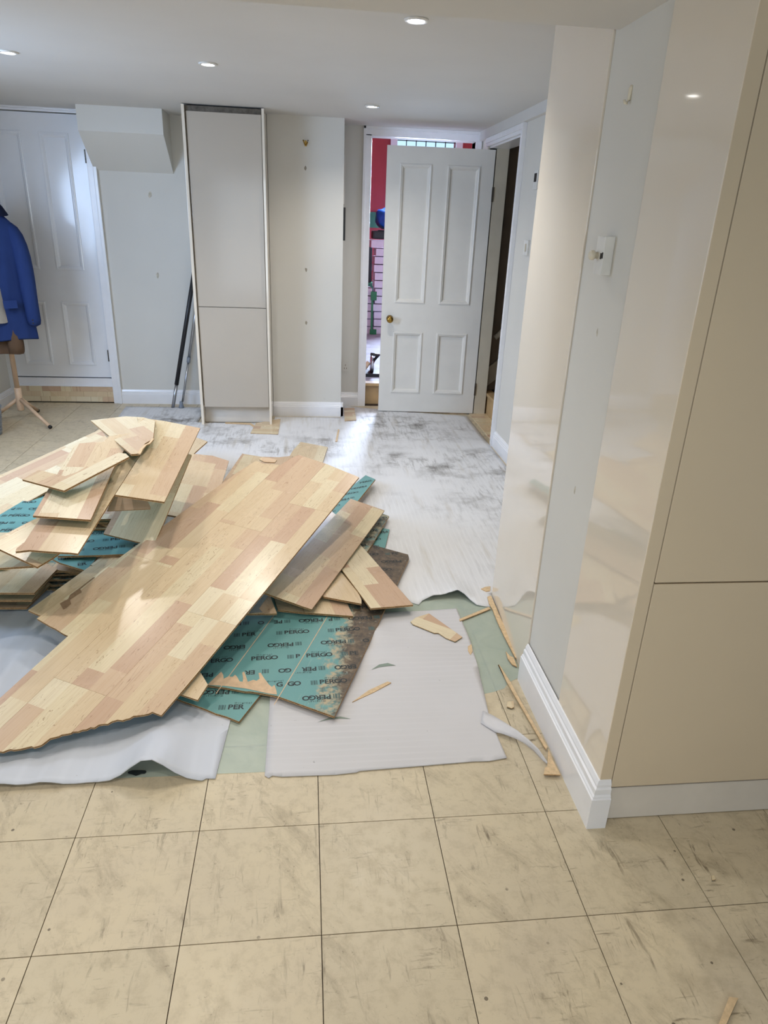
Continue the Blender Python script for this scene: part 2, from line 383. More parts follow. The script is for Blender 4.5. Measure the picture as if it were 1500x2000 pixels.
# architraves
def architrave(name, segs, mat='trim'):
    o = boxes(name, mat, segs, bev=.003); o['kind'] = 'structure'; return o
architrave('trim_3', [(D1R, D1R+.042, YB-.018, YB, 0, 2.09), (D1R+.042, D1R+.066, YB-.028, YB, 0, 2.09)])
architrave('trim_4', [(XL, D1R+.03, YB-.03, YB, 2.075, 2.088), (XL, D1R+.03, YB-.04, YB, 2.088, 2.1)])
architrave('trim_5', [(BL-.045, BL, YB-.016, YB, 0, BT+.012), (BL-.064, BL-.045, YB-.026, YB, 0, ZC), (BL-.045, BR+.045, YB-.016, YB, BT, BT+.045), (BR, BR+.045, YB-.016, YB, 0, BT), (BL-.064, BR+.05, YB-.026, YB, BT+.045, ZC),
                      (BL-.012, BL, YB, YB+.12, 0, BT), (BR, BR+.012, YB, YB+.12, 0, BT)])
architrave('trim_6', [(XR-.018, XR, SY0-.055, SY0, 0, ST+.055), (XR-.028, XR, SY0-.07, SY0-.055, 0, ST+.055), (XR-.018, XR, SY0, SY1+.05, ST, ST+.022), (XR-.026, XR, SY0-.055, SY1+.05, ST+.022, ST+.055)])
architrave('trim_7', [(XR-.012, XR+.145, SY1, SY1+.02, 0, ST), (XR+.05, XR+.145, SY1-.012, SY1, 0, ST)], 'oldpaint')
architrave('trim_8', [(XR, XR+.14, SY0-.012, SY0, 0, ST), (XR, XR+.14, SY0, SY1, ST-.012, ST)])
# skirtings
skirting('baseboard_recess', [(D1R+.066, YB, -.79, YB, 0, -1)])
skirting('baseboard_pier', [(-.283, 4.38, .266, 4.38, 0, -1), (.248, 4.362, .248, YB, 1, 0)])
skirting('baseboard_back', [(.266, YB, BL-.064, YB, 0, -1)])
skirting('baseboard_left', [(XL, 2.0, XL, YB, 1, 0)])
skirting('baseboard_right', [(XR, 1.36, XR, SY0-.07, -1, 0)])
NIB = [(0, 0), (.022, 0), (.022, .098), (.018, .1), (.018, .104), (.014, .108), (.014, .124), (.009, .128), (.009, .135), (.004, .146), (0, .148)]
bm = bmesh.new()
prism(bm, [(.722-d, .262-d, h) for d, h in NIB], (0, .62, 0)) if False else None
a = [(.722-d, .262-d, h) for d, h in NIB]; b = [(.722-d, .885, h) for d, h in NIB]; c = [(.752, .262-d, h) for d, h in NIB]
va, vb, vc = [[bm.verts.new(p) for p in L] for L in (a, b, c)]; n = len(NIB)
for i in range(n-1):
    bm.faces.new((va[i], va[i+1], vb[i+1], vb[i])); bm.faces.new((va[i], vc[i], vc[i+1], va[i+1]))
bm.faces.new(vb); bm.faces.new(vc[::-1]); bmesh.ops.recalc_face_normals(bm, faces=bm.faces[:])
o = bm_obj('baseboard_nib', bm, 'trim'); o['kind'] = 'structure'

# ------------------------------------------------------------------ panelled doors
def moulding(bm, x0, x1, z0, z1, sgn=1):
    prof = [(-.007, 0), (-.006, -.006), (.002, -.008), (.009, -.004), (.012, -.004), (.019, .004), (.024, .011), (.024, .013)]
    rings = [[bm.verts.new(p) for p in ((x0+i, y, z0+i), (x1-i, y, z0+i), (x1-i, y, z1-i), (x0+i, y, z1-i))] for i, y in prof]
    for a, b in zip(rings, rings[1:]):
        for k in range(4): bm.faces.new((a[k], a[(k+1) % 4], b[(k+1) % 4], b[k]))
def panel_door(name, w, h, th, pans, mat, loc, rotz=0):
    root = empty(name, loc, kind='structure', rotz=rotz)
    xs = sorted({p[0] for p in pans}); (a0, a1), (b0, b1) = sorted({(p[0], p[1]) for p in pans})
    bm = bmesh.new(); box(bm, 0, a0, 0, th, 0, h); box(bm, b1, w, 0, th, 0, h); box(bm, a1, b0, 0, th, 0, h)
    for c0, c1 in ((a0, a1), (b0, b1)):
        zz = sorted((p[2], p[3]) for p in pans if p[0] == c0); prev = 0
        for z0, z1 in zz: box(bm, c0, c1, 0, th, prev, z0); prev = z1
        box(bm, c0, c1, 0, th, prev, h)
    bm_obj('door_frame', bm, mat, root)
    for x0, x1, z0, z1 in pans:
        p = boxes('door_panel', mat, [(x0, x1, .012, th-.012, z0, z1)], root)
        bm = bmesh.new(); moulding(bm, x0, x1, z0, z1); bmesh.ops.recalc_face_normals(bm, faces=bm.faces[:])
        bm_obj('panel_moulding', bm, mat, p)
    return root
def knob(parent, x, z):
    bm = bmesh.new(); lathe(bm, [(.0, -.001), (.028, 0), (.027, .004), (.012, .007), (.010, .03), (.022, .036), (.027, .048), (.024, .06), (.012, .066), (.001, .067)], 24, 'y', (x, 0, z))
    return bm_obj('door_knob', bm, 'brass', parent, smooth=True)
def hinge(parent, x, z, y=-.004):
    bm = bmesh.new(); box(bm, x-.004, x+.03, y+.001, y+.004, z-.045, z+.045)
    for k in range(5): lathe(bm, [(.006, z-.045+k*.018), (.006, z-.045+k*.018+.0165)], 10, 'z', (x, y-.003, 0))
    return bm_obj('hinge', bm, 'oldsteel', parent)
d1 = panel_door('door_1', D1R-D1L-.006, 1.862, .044, [(.107, .305, .100, .575), (.438, .630, .100, .575), (.107, .305, .822, 1.735), (.438, .630, .822, 1.735)], 'doorgloss', (D1L+.003, YB+.012, .208))
d1['label'] = 'closed white gloss four-panel door in the far left corner'
hinge(d1, D1R-D1L-.012, .175); hinge(d1, D1R-D1L-.012, 1.60)
struct('trim_9', 'trim', [(D1L, D1R, YB-.002, YB+.08, .142, .2), (D1L, D1R, YB-.01, YB+.01, .134, .142)])
riser = struct('trim_10', 'dark', [(D1L, D1R, YB+.012, YB+.08, 0, .134)])
riser['label'] = 'wooden riser board below the far left door'
for q, (z0, z1) in enumerate(((.008, .05), (.0503, .092), (.0923, .134))):
    xs = [D1L]+[D1L+(.17, .26, .1)[q]+k*.245 for k in range(3) if D1L+(.17, .26, .1)[q]+k*.245 < D1R-.03]+[D1R]
    for x0, x1 in zip(xs, xs[1:]): boxes('riser_board', 'top', [(x0+.0003, x1-.0003, YB-.004, YB+.012, z0, z1)], riser)
ang = math.atan2(4.472-4.53, 1.35-.565)
d2 = panel_door('door_2', .787, 1.955, .042, [(.105, .325, .163, .637), (.452, .680, .163, .637), (.105, .325, .872, 1.835), (.452, .680, .872, 1.835)], 'doorpaint', (.566, 4.53, .01), ang)
d2['label'] = 'open cream four-panel door with a brass knob'
knob(d2, .066, .742)
bm = bmesh.new(); box(bm, .784, .80, .0, .03, .2-.05, .2+.05); bm_obj('hinge', bm, 'oldsteel', d2)
bm = bmesh.new(); box(bm, .784, .80, .0, .03, 1.66-.05, 1.66+.05); bm_obj('hinge', bm, 'oldsteel', d2)

# ------------------------------------------------------------------ tall cupboards
c = empty('tall_cupboard', (-.543, 4.4, 0), 'tall slim cream cupboard standing between the recess and the pier', 'cupboard')
def part(name, mat, b, parent, org, bev=.0015):
    return boxes(name, mat, [(b[0]-org[0], b[1]-org[0], b[2]-org[1], b[3]-org[1], b[4], b[5])], parent, bev=bev)
og = (-.543, 4.4)
part('side_panel', 'whitegloss', (-.803, -.785, 4.085, 4.72, .005, 2.093), c, og)
part('side_panel', 'whitegloss', (-.301, -.2845, 4.085, 4.72, .0, 2.093), c, og)
part('carcass', 'creamedge', (-.784, -.302, 4.125, 4.70, .14, 2.06), c, og)
part('cupboard_door', 'fardoor', (-.776, -.305, 4.10, 4.12, .857, 2.058), c, og, .002)
part('cupboard_door', 'fardoor', (-.776, -.305, 4.10, 4.12, .137, .853), c, og, .002)
part('top_filler', 'oldsteel', (-.784, -.302, 4.115, 4.13, 2.058, 2.092), c, og)
part('plinth', 'plinth', (-.784, -.302, 4.165, 4.18, .004, .134), c, og)
og = (1.05, .45)
c = empty('tall_cupboard', (1.05, .45, 0), 'near gloss cream cupboard filling the right edge of the picture', 'cupboard')
part('end_panel', 'whitegloss', (.7215, .7405, .262, .578, .112, 2.09), c, og)
part('panel_lipping', 'creamdoor', (.7225, .7535, .2605, .2645, .112, 2.09), c, og, .0008)
part('carcass', 'dark', (.7415, 1.36, .285, .57, .112, 2.09), c, og)
part('cupboard_door', 'creamdoor', (.7565, 1.354, .262, .282, .722, 2.085), c, og, .003)
part('cupboard_door', 'creamdoor', (.7565, 1.354, .262, .282, .118, .718), c, og, .003)
part('plinth', 'plinth', (.745, 2.29, .268, .284, .003, .11), c, og)
og = (1.0, 1.1)
c = empty('tall_cupboard', (1.0, 1.1, 0), 'pale gloss cupboard end panel standing beyond the wall strip', 'cupboard')
part('end_panel', 'whitegloss', (.7215, .7405, .8885, 1.470, .004, 2.09), c, og)
part('carcass', 'creamdoor', (.7415, 1.24, .94, 1.45, .1, 2.09), c, og)
part('plinth', 'plinth', (.7415, 1.24, .96, 1.42, .006, .098), c, og)
for ch in c.children: ch.location = (.7215-og[0], .886-og[1], 0); ch.data.transform(Matrix.Translation((og[0]-.7215, og[1]-.886, 0)))
c.location = (.7215, .886, 0); c.rotation_euler = (0, 0, -math.radians(3.4))
for ch in c.children: ch.location = (0, 0, 0)

# ------------------------------------------------------------------ ceiling downlights
LAB = {(-1.362, 2.811): 'recessed downlight at the left edge of the ceiling', (-.471, 2.784): 'recessed downlight in front of the tall slim cupboard',
       (.383, 3.768): 'recessed downlight nearest the far doorway', (.358, 1.779): 'large-looking recessed downlight nearest the ceiling beam'}
def downlight(x, y, label, watts=DOWNLIGHT_W):
    o = empty('downlight', (x, y, ZC), label, 'downlight', 'ceiling downlights')
    bm = bmesh.new(); lathe(bm, [(.043, .0), (.043, -.003), (.040, -.006), (.032, -.007), (.029, -.003), (.029, .0)], 32); bm_obj('trim_ring', bm, 'whiteplastic', o, smooth=True)
    bm = bmesh.new(); lathe(bm, [(.0285, -.0005), (.0285, -.003), (.02, -.0045), (.001, -.005)], 28); bm_obj('lamp', bm, 'lamp', o, smooth=True)
    d = bpy.data.lights.new('downlight_beam', 'SPOT'); d.energy = watts; d.color = DOWNLIGHT_COL; d.spot_size = math.radians(140); d.spot_blend = 1; d.shadow_soft_size = .03
    l = bpy.data.objects.new('downlight_beam', d); COL.objects.link(l); l.parent = o; l.location = (0, 0, -.02)
for (x, y), lb in LAB.items(): downlight(x, y, lb, 34 if y < 2 else DOWNLIGHT_W)
for x, y, lb, wt in ((-1.362, 1.05, 'unseen added downlight behind the beam above the left pile', 20), (-.471, 1.05, 'unseen added downlight behind the beam above the joined sheet', 20), (-1.1, -.7, 'unseen added downlight behind the camera on the left', 31), (.1, -.7, 'unseen added downlight right above the camera', 31)): downlight(x, y, lb, wt)  # unseen lamps added to brighten the near floor and boards

# ------------------------------------------------------------------ wall fittings
def wall_switch(name, label, x, y, z, w, h, proj, kn=True):
    o = empty(name, (x, y, z), label, 'switch')
    boxes('plate', 'whiteplastic', [(-proj, 0, -w/2, w/2, -h/2, h/2)], o, bev=.003)
    if kn:
        bm = bmesh.new(); lathe(bm, [(.008, proj), (.008, proj+.008), (.0115, proj+.009), (.0115, proj+.017), (.009, proj+.02), (.001, proj+.021)], 18, 'x', (0, .012, 0)); bm_obj('dimmer_knob', bm, 'creamplastic', o, smooth=True)
        boxes('slot', 'dark', [(-proj-.0015, -proj, -.016, -.01, -.008, .006), (-proj-.0015, -proj, -.024, -.02, -.006, .008)], o)
    return o
wall_switch('light_switch', 'white switch with a round cream knob on the grey wall strip', .7265, .722, 1.397, .05, .09, .026)
s = wall_switch('light_switch', 'small white switch on the wall right of the stair doorway', XR, 3.316, 1.342, .085, .085, .012, False)
boxes('rocker', 'creamplastic', [(-.018, -.012, -.015, .0, -.022, .022)], s, bev=.001)
boxes('rocker', 'dark', [(-.014, -.012, .003, .013, -.012, .012)], s)
o = empty('thermostat', (XR, 3.235, 1.708), 'small dark-faced thermostat box high on the wall by the stairs', 'thermostat')
boxes('case', 'whiteplastic', [(-.022, 0, -.035, .035, -.05, .05)], o, bev=.003); boxes('display', 'dark', [(-.0235, -.022, -.02, .024, -.01, .035)], o)
bm = bmesh.new(); tube(bm, [(.7262, .738, 1.766), (.724, .738, 1.76), (.7235, .738, 1.737), (.720, .738, 1.73), (.715, .740, 1.731), (.713, .741, 1.737)], [.0035, .0045, .0045, .004, .0035, .003], 10)
tag(bm_obj('wall_hook', bm, 'creamplastic', smooth=True), 'small cream hook high on the grey wall strip', 'hook')
def blob(name, c, r, axis, mat, label):
    bm = bmesh.new(); random.seed(name+str(c)); ring = []; n = 9
    cv = bm.verts.new(c[:])
    for k in range(n):
        a = 2*PI*k/n; q = r*random.uniform(.6, 1.1); p = list(c)
        i, j = (1, 2) if axis == 0 else (0, 2)
        p[i] += q*math.cos(a)*.7; p[j] += q*math.sin(a)*1.3; p[axis] += .0025; ring.append(bm.verts.new(p))
    for k in range(n): bm.faces.new((cv, ring[k], ring[(k+1) % n]))
    bmesh.ops.recalc_face_normals(bm, faces=bm.faces[:]); return tag(bm_obj(name, bm, mat), label, 'filler')
blob('filled_hole', (.7245, .723, 1.211), .012, 0, 'filler', 'patch of filler below the knob switch')
blob('filled_hole', (.7245, .709, .776), .012, 0, 'filler', 'patch of filler low on the grey wall strip')
blob('filled_hole', (-1.166, YB-.0026, 1.574), .02, 1, 'filler', 'upper filler patch on the recess wall')
blob('filled_hole', (-1.16, YB-.0026, 1.006), .02, 1, 'filler', 'lower filler patch on the recess wall')
for z, lb in ((1.105, 'filler patch halfway up the pier'), (.726, 'old screw hole low on the pier'), (1.78, 'faint hole just under the brass hook')):
    blob('filled_hole', (-.022, 4.3775, z), .013, 1, 'plaster_mark', lb)
o = empty('brass_hook', (-.019, 4.38, 1.937), 'double brass hook high on the pier', 'hook')
boxes('back_plate', 'brass', [(-.007, .007, -.003, 0, -.022, .014)], o, bev=.001)
for s in (-1, 1):
    bm = bmesh.new(); tube(bm, [(0, -.003, -.012), (s*.006, -.014, -.012), (s*.013, -.022, .002), (s*.017, -.022, .016)], [.004, .004, .004, .005], 8); bm_obj('prong', bm, 'brass', o, smooth=True)
tag(boxes('notice_board', 'whiteplastic', [(.248, .264, 4.52, 4.68, 1.56, 1.885)], bev=.002), 'thin white board hung on the side of the pier', 'board')
tag(boxes('tablet_mount', 'blackplastic', [(.248, .266, 4.42, 4.62, 1.315, 1.54)], bev=.004), 'thin black screen hung on the side of the pier', 'screen')
s = empty('socket', (.30, YB, .33), 'faint painted socket low on the recess wall beside the doorway', 'socket')
boxes('plate', 'wall', [(-.03, .03, -.008, 0, -.04, .04)], s, bev=.002); boxes('slot', 'plaster_mark', [(-.012, -.006, -.0095, -.008, -.018, -.006), (.006, .012, -.0095, -.008, -.018, -.006), (-.003, .003, -.0095, -.008, .008, .02)], s)

# ------------------------------------------------------------------ poles in the recess
o = empty('mop_pole', (-1.1, 4.585, 0), 'black telescopic pole leaning in the recess', 'pole')
a, b = Vector((0, 0, 0)), Vector((.27, .105, 1.25))
bm = bmesh.new(); tube(bm, [a+(b-a)*.15, b], .0165, 12); bm_obj('grip', bm, 'blackplastic', o, smooth=True)
bm = bmesh.new(); tube(bm, [a, a+(b-a)*.152], .013, 12); bm_obj('metal_end', bm, 'steel', o, smooth=True)
o = empty('crutch', (-1.03, 4.6, 0), 'thin aluminium crutch leaning behind the black pole', 'crutch')
a, b = Vector((0, -.02, 0)), Vector((.21, .09, 1.05))
bm = bmesh.new(); tube(bm, [a+(b-a)*.05, a+(b-a)*.36], .0085, 10); bm_obj('lower_tube', bm, 'steel', o, smooth=True)
bm = bmesh.new(); tube(bm, [a+(b-a)*.36, b], .0115, 10); bm_obj('upper_tube', bm, 'steel', o, smooth=True)
bm = bmesh.new(); tube(bm, [a+(b-a)*.345, a+(b-a)*.385], .015, 10); bm_obj('collar', bm, 'greyplastic', o, smooth=True)
bm = bmesh.new(); lathe(bm, [(.024, 0), (.022, .012), (.015, .03), (.013, .055)], 14, 'z', (0, -.02, 0)); bm_obj('rubber_foot', bm, 'greyplastic', o, smooth=True)

# board outlines in metres: key, label, origin, long axis, cross axis, [(visible face, outline)]
BOARDS = [
 ('main', 'large sheet of joined maple-look boards sloping over the front of the pile', (-0.4597, 0.6665, 0.0793), (0.44725, 0.87714, 0.17489), (-0.89359, 0.44655, 0.04559), [('top', [(-0.1446, 0.1997), (-0.1434, 0.1992), (-0.1376, 0.1855), (-0.129, 0.1801), (-0.1229, 0.169), (-0.1127, 0.164), (-0.1094, 0.1524), (-0.0962, 0.1479), (-0.0875, 0.135), (-0.0844, 0.1257), (-0.0728, 0.1209), (-0.061, 0.1092), (-0.0575, 0.0942), (-0.0501, 0.0882), (-0.0434, 0.0798), (-0.0324, 0.0753), (-0.0224, 0.0586), (-0.0172, 0.0494), (-0.0084, 0.0388), (0.001, 0.0335), (0.0, 0.0), (0.194, -0.0024), (0.4197, -0.0016), (0.4197, 0.1997)]), ('top', [(0.4203, -0.0016), (1.1897, 0.0012), (1.1897, 0.1997), (0.4203, 0.1997)]), ('top', [(1.1903, 0.0012), (1.5185, 0.0023), (1.573, 0.189), (1.5751, 0.1997), (1.1903, 0.1997)]), ('top', [(-0.3018, 0.3997), (-0.2731, 0.3393), (-0.2716, 0.331), (-0.2626, 0.324), (-0.2569, 0.318), (-0.2554, 0.3086), (-0.2503, 0.2997), (-0.2472, 0.2948), (-0.2399, 0.2859), (-0.2334, 0.2787), (-0.2273, 0.2707), (-0.2279, 0.2629), (-0.2196, 0.2541), (-0.2146, 0.2493), (-0.1997, 0.245), (-0.1876, 0.2435), (-0.1783, 0.2333), (-0.1712, 0.2253), (-0.1641, 0.2217), (-0.1584, 0.2128), (-0.151, 0.2022), (-0.1461, 0.2003), (-0.0003, 0.2003), (-0.0003, 0.3997)]), ('top', [(0.0003, 0.2003), (0.9497, 0.2003), (0.9497, 0.3997), (0.0003, 0.3997)]), ('top', [(0.9503, 0.2003), (1.5752, 0.2003), (1.6063, 0.3632), (1.5522, 0.3832), (1.4804, 0.3954), (1.4794, 0.3997), (0.9503, 0.3997)]), ('top', [(0.1861, 0.6197), (0.1852, 0.6147), (0.179, 0.5832), (0.1769, 0.5619), (0.1666, 0.5159), (0.1642, 0.4935), (-0.2396, 0.4897), (-0.3086, 0.414), (-0.3021, 0.4003), (0.6197, 0.4003), (0.6197, 0.6175), (0.5964, 0.6197)]), ('top', [(0.6203, 0.4003), (1.4793, 0.4003), (1.4594, 0.4843), (1.4702, 0.5242), (1.3355, 0.5486), (0.6203, 0.6174)]), ('top', [(0.2997, 0.6447), (0.2134, 0.6515), (0.1924, 0.654), (0.1862, 0.6203), (0.2997, 0.6203)]), ('top', [(0.4944, 0.6295), (0.3003, 0.6447), (0.3003, 0.6203), (0.5901, 0.6203)])]),
 ('G', 'sheet of boards lying underside up with green printed backing and mouldy edge', (0.0549, 0.6969, 0.026), (0.3311, 0.9436, 0.0), (-0.9436, 0.3311, 0.0), [('stain', [(1.1535, -0.0054), (1.1888, 0.0066), (1.2395, 0.1922), (1.2399, 0.1997), (0.0433, 0.1997), (0.0211, 0.0965), (0.0, 0.0)]), ('under', [(0.6197, 0.3997), (0.0374, 0.3997), (0.0388, 0.3815), (0.0388, 0.3615), (0.0382, 0.3147), (0.0431, 0.2994), (0.0444, 0.2732), (0.0451, 0.229), (0.045, 0.2078), (0.0434, 0.2003), (0.6197, 0.2003)]), ('under', [(1.2399, 0.2003), (1.2506, 0.3997), (0.6203, 0.3997), (0.6203, 0.2003)]), ('under', [(0.4997, 0.6095), (0.0491, 0.5944), (0.0402, 0.5147), (0.0341, 0.4471), (0.0363, 0.4144), (0.0374, 0.4003), (0.4997, 0.4003)]), ('under', [(1.2506, 0.4003), (1.2632, 0.635), (0.5003, 0.6095), (0.5003, 0.4003)])]),
 ('G2', 'green-backed board end on the floor below the mouldy underside sheet', (-0.2386, 0.7051, 0.0138), (0.41002, 0.91208, -0.0), (-0.91208, 0.41002, 0.0), [('under', [(0.029, 0.2516), (0.0234, 0.2156), (0.0203, 0.1771), (0.0153, 0.1293), (0.0079, 0.0869), (0.0067, 0.0466), (0.0, 0.0), (0.1453, 0.0), (0.1757, 0.1502), (0.1437, 0.2882)])]),
 ('MR', 'broken board end poking out below the corner of the large joined sheet', (-0.3639, 0.7351, 0.0773), (0.35487, 0.92217, 0.15385), (-0.93358, 0.35832, 0.0056), [('top', [(0.0871, 0.1121), (0.0207, 0.1015), (0.0071, 0.0618), (0.0, 0.0), (0.0667, 0.0), (0.1166, 0.0569)])]),
 ('R1', 'long intact board leaning against the right edge of the large joined sheet', (-0.0141, 1.2561, 0.0726), (0.36774, 0.92993, 0.0001), (-0.90642, 0.35842, 0.22347), [('top', [(0.0, 0.2031), (0.0014, 0.1739), (0.0034, 0.116), (0.0061, 0.0877), (0.0087, 0.0291), (0.0117, 0.0), (1.0595, 0.0012), (1.0531, 0.1892)])]),
 ('R0', 'torn board edge showing in the gap between the joined sheet and the long board', (-0.1038, 1.491, 0.0844), (0.32145, 0.9469, -0.00743), (-0.92453, 0.31553, 0.21374), [('top', [(0.39, 0.051), (0.0112, 0.0571), (0.0, 0.0073), (0.314, 0.0), (0.5548, 0.0013), (0.7179, 0.0083), (0.7366, 0.0362)])]),
 ('R2', 'board lying diagonally with its square end pointing at the white wall panel', (0.3932, 1.3236, 0.05), (-0.28291, 0.95915, 0.0), (-0.95816, -0.28262, 0.04538), [('top', [(0.0165, 0.1763), (0.0, 0.0), (0.5709, 0.0048), (0.8622, 0.0214), (0.7723, 0.2088), (0.3567, 0.1763)])]),
 ('R3', 'small triangular board end wedged between the diagonal and the long board', (0.2012, 1.3347, 0.0542), (-0.23318, 0.97226, -0.01819), (-0.97076, -0.23164, 0.06296), [('top', [(0.0837, 0.1478), (0.0, 0.0149), (0.0327, 0.0044), (0.0944, 0.0), (0.2789, 0.0136), (0.4355, 0.0351), (0.2039, 0.1859)])]),
 ('R4', 'short board end lying on the green sheet under the long board tip', (0.1508, 1.2716, 0.036), (-0.18378, 0.98297, -0.0), (-0.98176, -0.18355, 0.0496), [('top', [(0.054, 0.1815), (0.0, 0.0001), (0.1003, 0.0001), (0.3124, 0.0), (0.3278, 0.1194), (0.1593, 0.1827)])]),
 ('R5', 'shaded board end half hidden under the tip of the long board', (-0.2014, 1.3381, 0.04), (0.97121, -0.23822, 0.0), (0.23822, 0.97121, 0.0), [('top', [(0.0623, 0.0), (0.179, 0.0), (0.1755, 0.1942), (0.0283, 0.2545), (0.0, 0.1362)])]),
 ('R6', 'small broken piece with a bright foil strip beside the joined sheet', (-0.1403, 1.264, 0.0598), (-0.28677, 0.94729, 0.14285), (-0.9473, -0.30262, 0.10506), [('top', [(0.0146, 0.1464), (0.0144, 0.1225), (0.0112, 0.0966), (0.0073, 0.0569), (0.0038, 0.0394), (0.0, 0.002), (0.1256, 0.0), (0.1626, 0.0178), (0.1709, 0.0841)])]),
 ('G3', 'narrow ripped strip lying green side up at the far corner of the joined sheet', (0.1212, 2.0254, 0.0559), (0.33215, 0.94319, 0.00799), (-0.92212, 0.32648, -0.20762), [('under', [(0.1474, 0.2116), (0.0, 0.1047), (0.214, 0.0809), (0.2295, 0.0123), (0.4201, 0.0097), (0.7592, 0.0), (0.8544, 0.0855)])]),
 ('G4', 'dark mouldy strip showing along the right side of the long board', (0.2524, 1.7547, 0.034), (0.28478, 0.95859, 0.0), (-0.95859, 0.28478, 0.0), [('mould', [(0.1529, 0.1325), (0.0, 0.0724), (0.0389, 0.0281), (0.1662, 0.0177), (0.5251, 0.0), (0.5649, 0.0624)])]),
 ('G5', 'green-backed offcut with a pale edge between two mouldy pieces', (0.3104, 1.7573, 0.014), (0.21222, 0.97722, 0.0), (-0.97722, 0.21222, 0.0), [('under', [(0.0607, 0.1144), (0.0, 0.011), (0.1603, 0.0), (0.3845, 0.0006), (0.4031, 0.0711)])]),
 ('B1', 'board end lying flat on the underlay behind the joined sheet', (0.0314, 2.8373, 0.014), (0.13434, 0.99094, 0.0), (-0.99094, 0.13434, 0.0), [('top', [(0.5684, 0.2271), (0.1039, 0.2411), (0.0, 0.0), (0.3426, 0.0017), (0.6825, 0.0045), (0.772, 0.2041)])]),
 ('B2', 'flat board behind the pile with a torn corner beside the joined sheet', (-0.1689, 2.6271, 0.022), (0.10452, 0.99452, 0.0), (-0.99452, 0.10452, 0.0), [('top', [(0.1104, 0.3625), (0.0, 0.2292), (0.2343, 0.0), (0.6721, 0.0166), (0.6305, 0.101), (0.6278, 0.2165), (0.6769, 0.3482)])]),
 ('B3', 'small torn splinter resting on the far corner of the joined sheet', (-0.258, 2.1608, 0.3625), (0.99262, -0.11416, 0.04095), (0.09994, 0.96121, 0.25708), [('top', [(0.0282, 0.0045), (0.0807, 0.0), (0.0877, 0.0224), (0.0454, 0.0405), (0.0122, 0.045), (0.0, 0.0269)])]),
 ('LM', 'lowest dark board in the shaded stack at the left edge', (-1.086, 1.3759, 0.035), (0.07796, 0.99696, 0.0), (-0.99696, 0.07796, 0.0), [('top', [(0.0, 0.2821), (0.0098, 0.0142), (0.2018, 0.0), (0.2859, 0.1191), (0.2722, 0.4275)])]),
 ('LL', 'second board up in the shaded stack at the left edge', (-1.0639, 1.3469, 0.085), (0.07748, 0.99699, 0.0), (-0.99699, 0.07748, 0.0), [('top', [(0.0, 0.282), (0.0107, 0.0), (0.2162, 0.0015), (0.2649, 0.1144), (0.2512, 0.416)])]),
 ('LK', 'shaded board with a pale square end above the stack at left edge', (-1.0338, 1.3083, 0.135), (0.10116, 0.99487, 0.0), (-0.99487, 0.10116, 0.0), [('top', [(0.0, 0.2895), (0.0144, 0.0021), (0.2075, 0.0), (0.315, 0.1547), (0.3203, 0.4077)])]),
 ('LP', 'dark board lying underside up in the hollow below the pile', (-0.8714, 1.43, 0.17), (0.07113, 0.99747, 0.0), (-0.99747, 0.07113, 0.0), [('under', [(0.0602, 0.1267), (0.0, 0.0062), (0.0832, 0.0), (0.1995, 0.009), (0.2404, 0.1907), (0.0985, 0.1756)])]),
 ('LR', 'thin board edge catching light in the hollow of the pile', (-0.9129, 1.5001, 0.12), (0.18532, 0.98268, 0.0), (-0.98268, 0.18532, 0.0), [('top', [(0.0182, 0.1448), (0.0, 0.0043), (0.1003, 0.0), (0.1626, 0.152)])]),
 ('LG', 'green-backed boards face down in the middle of the left pile', (-0.6537, 1.4465, 0.19), (0.19859, 0.98008, 0.0), (-0.98008, 0.19859, 0.0), [('under', [(0.0, 0.3596), (0.0379, 0.1938), (0.061, 0.1137), (0.1117, 0.0959), (0.2388, 0.0), (0.49, 0.1708), (0.5116, 0.3873), (0.2244, 0.3746)])]),
 ('LI', 'brown board corner between the green backing and the joined sheet', (-0.7508, 1.3989, 0.1596), (0.47858, 0.8695, 0.1222), (-0.878, 0.47523, 0.05712), [('top', [(0.0, 0.0774), (0.1166, 0.0), (0.1275, 0.0755), (0.1234, 0.1497), (0.0128, 0.1448)])]),
 ('LJ', 'board with a torn brown scar running under the joined sheet', (-0.8421, 1.0864, 0.1235), (0.52248, 0.8359, 0.16817), (-0.85182, 0.52042, 0.05972), [('top', [(0.0038, 0.1376), (0.0, 0.0351), (0.1296, 0.0), (0.3343, 0.023), (0.2961, 0.2015), (0.0045, 0.2015)])]),
 ('LO', 'shaded board jutting left below the pale angled plank', (-0.9955, 1.1427, 0.3), (0.28035, 0.9599, 0.0), (-0.9599, 0.28035, 0.0), [('top', [(0.0, 0.191), (0.0808, 0.0), (0.2494, 0.0094), (0.3059, 0.2407), (0.2622, 0.4036)])]),
 ('LD', 'board with a pale square corner behind the joined sheet', (-0.4715, 1.8935, 0.1655), (0.01421, 0.99989, 0.00413), (-0.98575, 0.01332, 0.16767), [('top', [(0.489, 0.2545), (0.0236, 0.2467), (0.0, 0.0044), (0.508, 0.0), (0.8588, 0.0056), (0.8992, 0.1027), (0.8773, 0.2139)])]),
 ('LF', 'board running from under the top planks down to the joined sheet', (-0.6382, 1.5361, 0.2237), (0.17942, 0.91765, 0.35457), (-0.98172, 0.19029, 0.00428), [('top', [(0.0432, 0.2249), (0.0106, 0.0629), (0.0, 0.0), (0.1327, 0.0022), (0.5799, 0.0207), (0.6205, 0.2144), (0.422, 0.2281)])]),
 ('LH', 'small brown board fragment beside the green backing', (-0.8724, 1.7467, 0.215), (0.08711, 0.9962, 0.0), (-0.9962, 0.08711, 0.0), [('top', [(0.04, 0.051), (0.0, 0.0), (0.2155, 0.0266), (0.2735, 0.0811)])]),
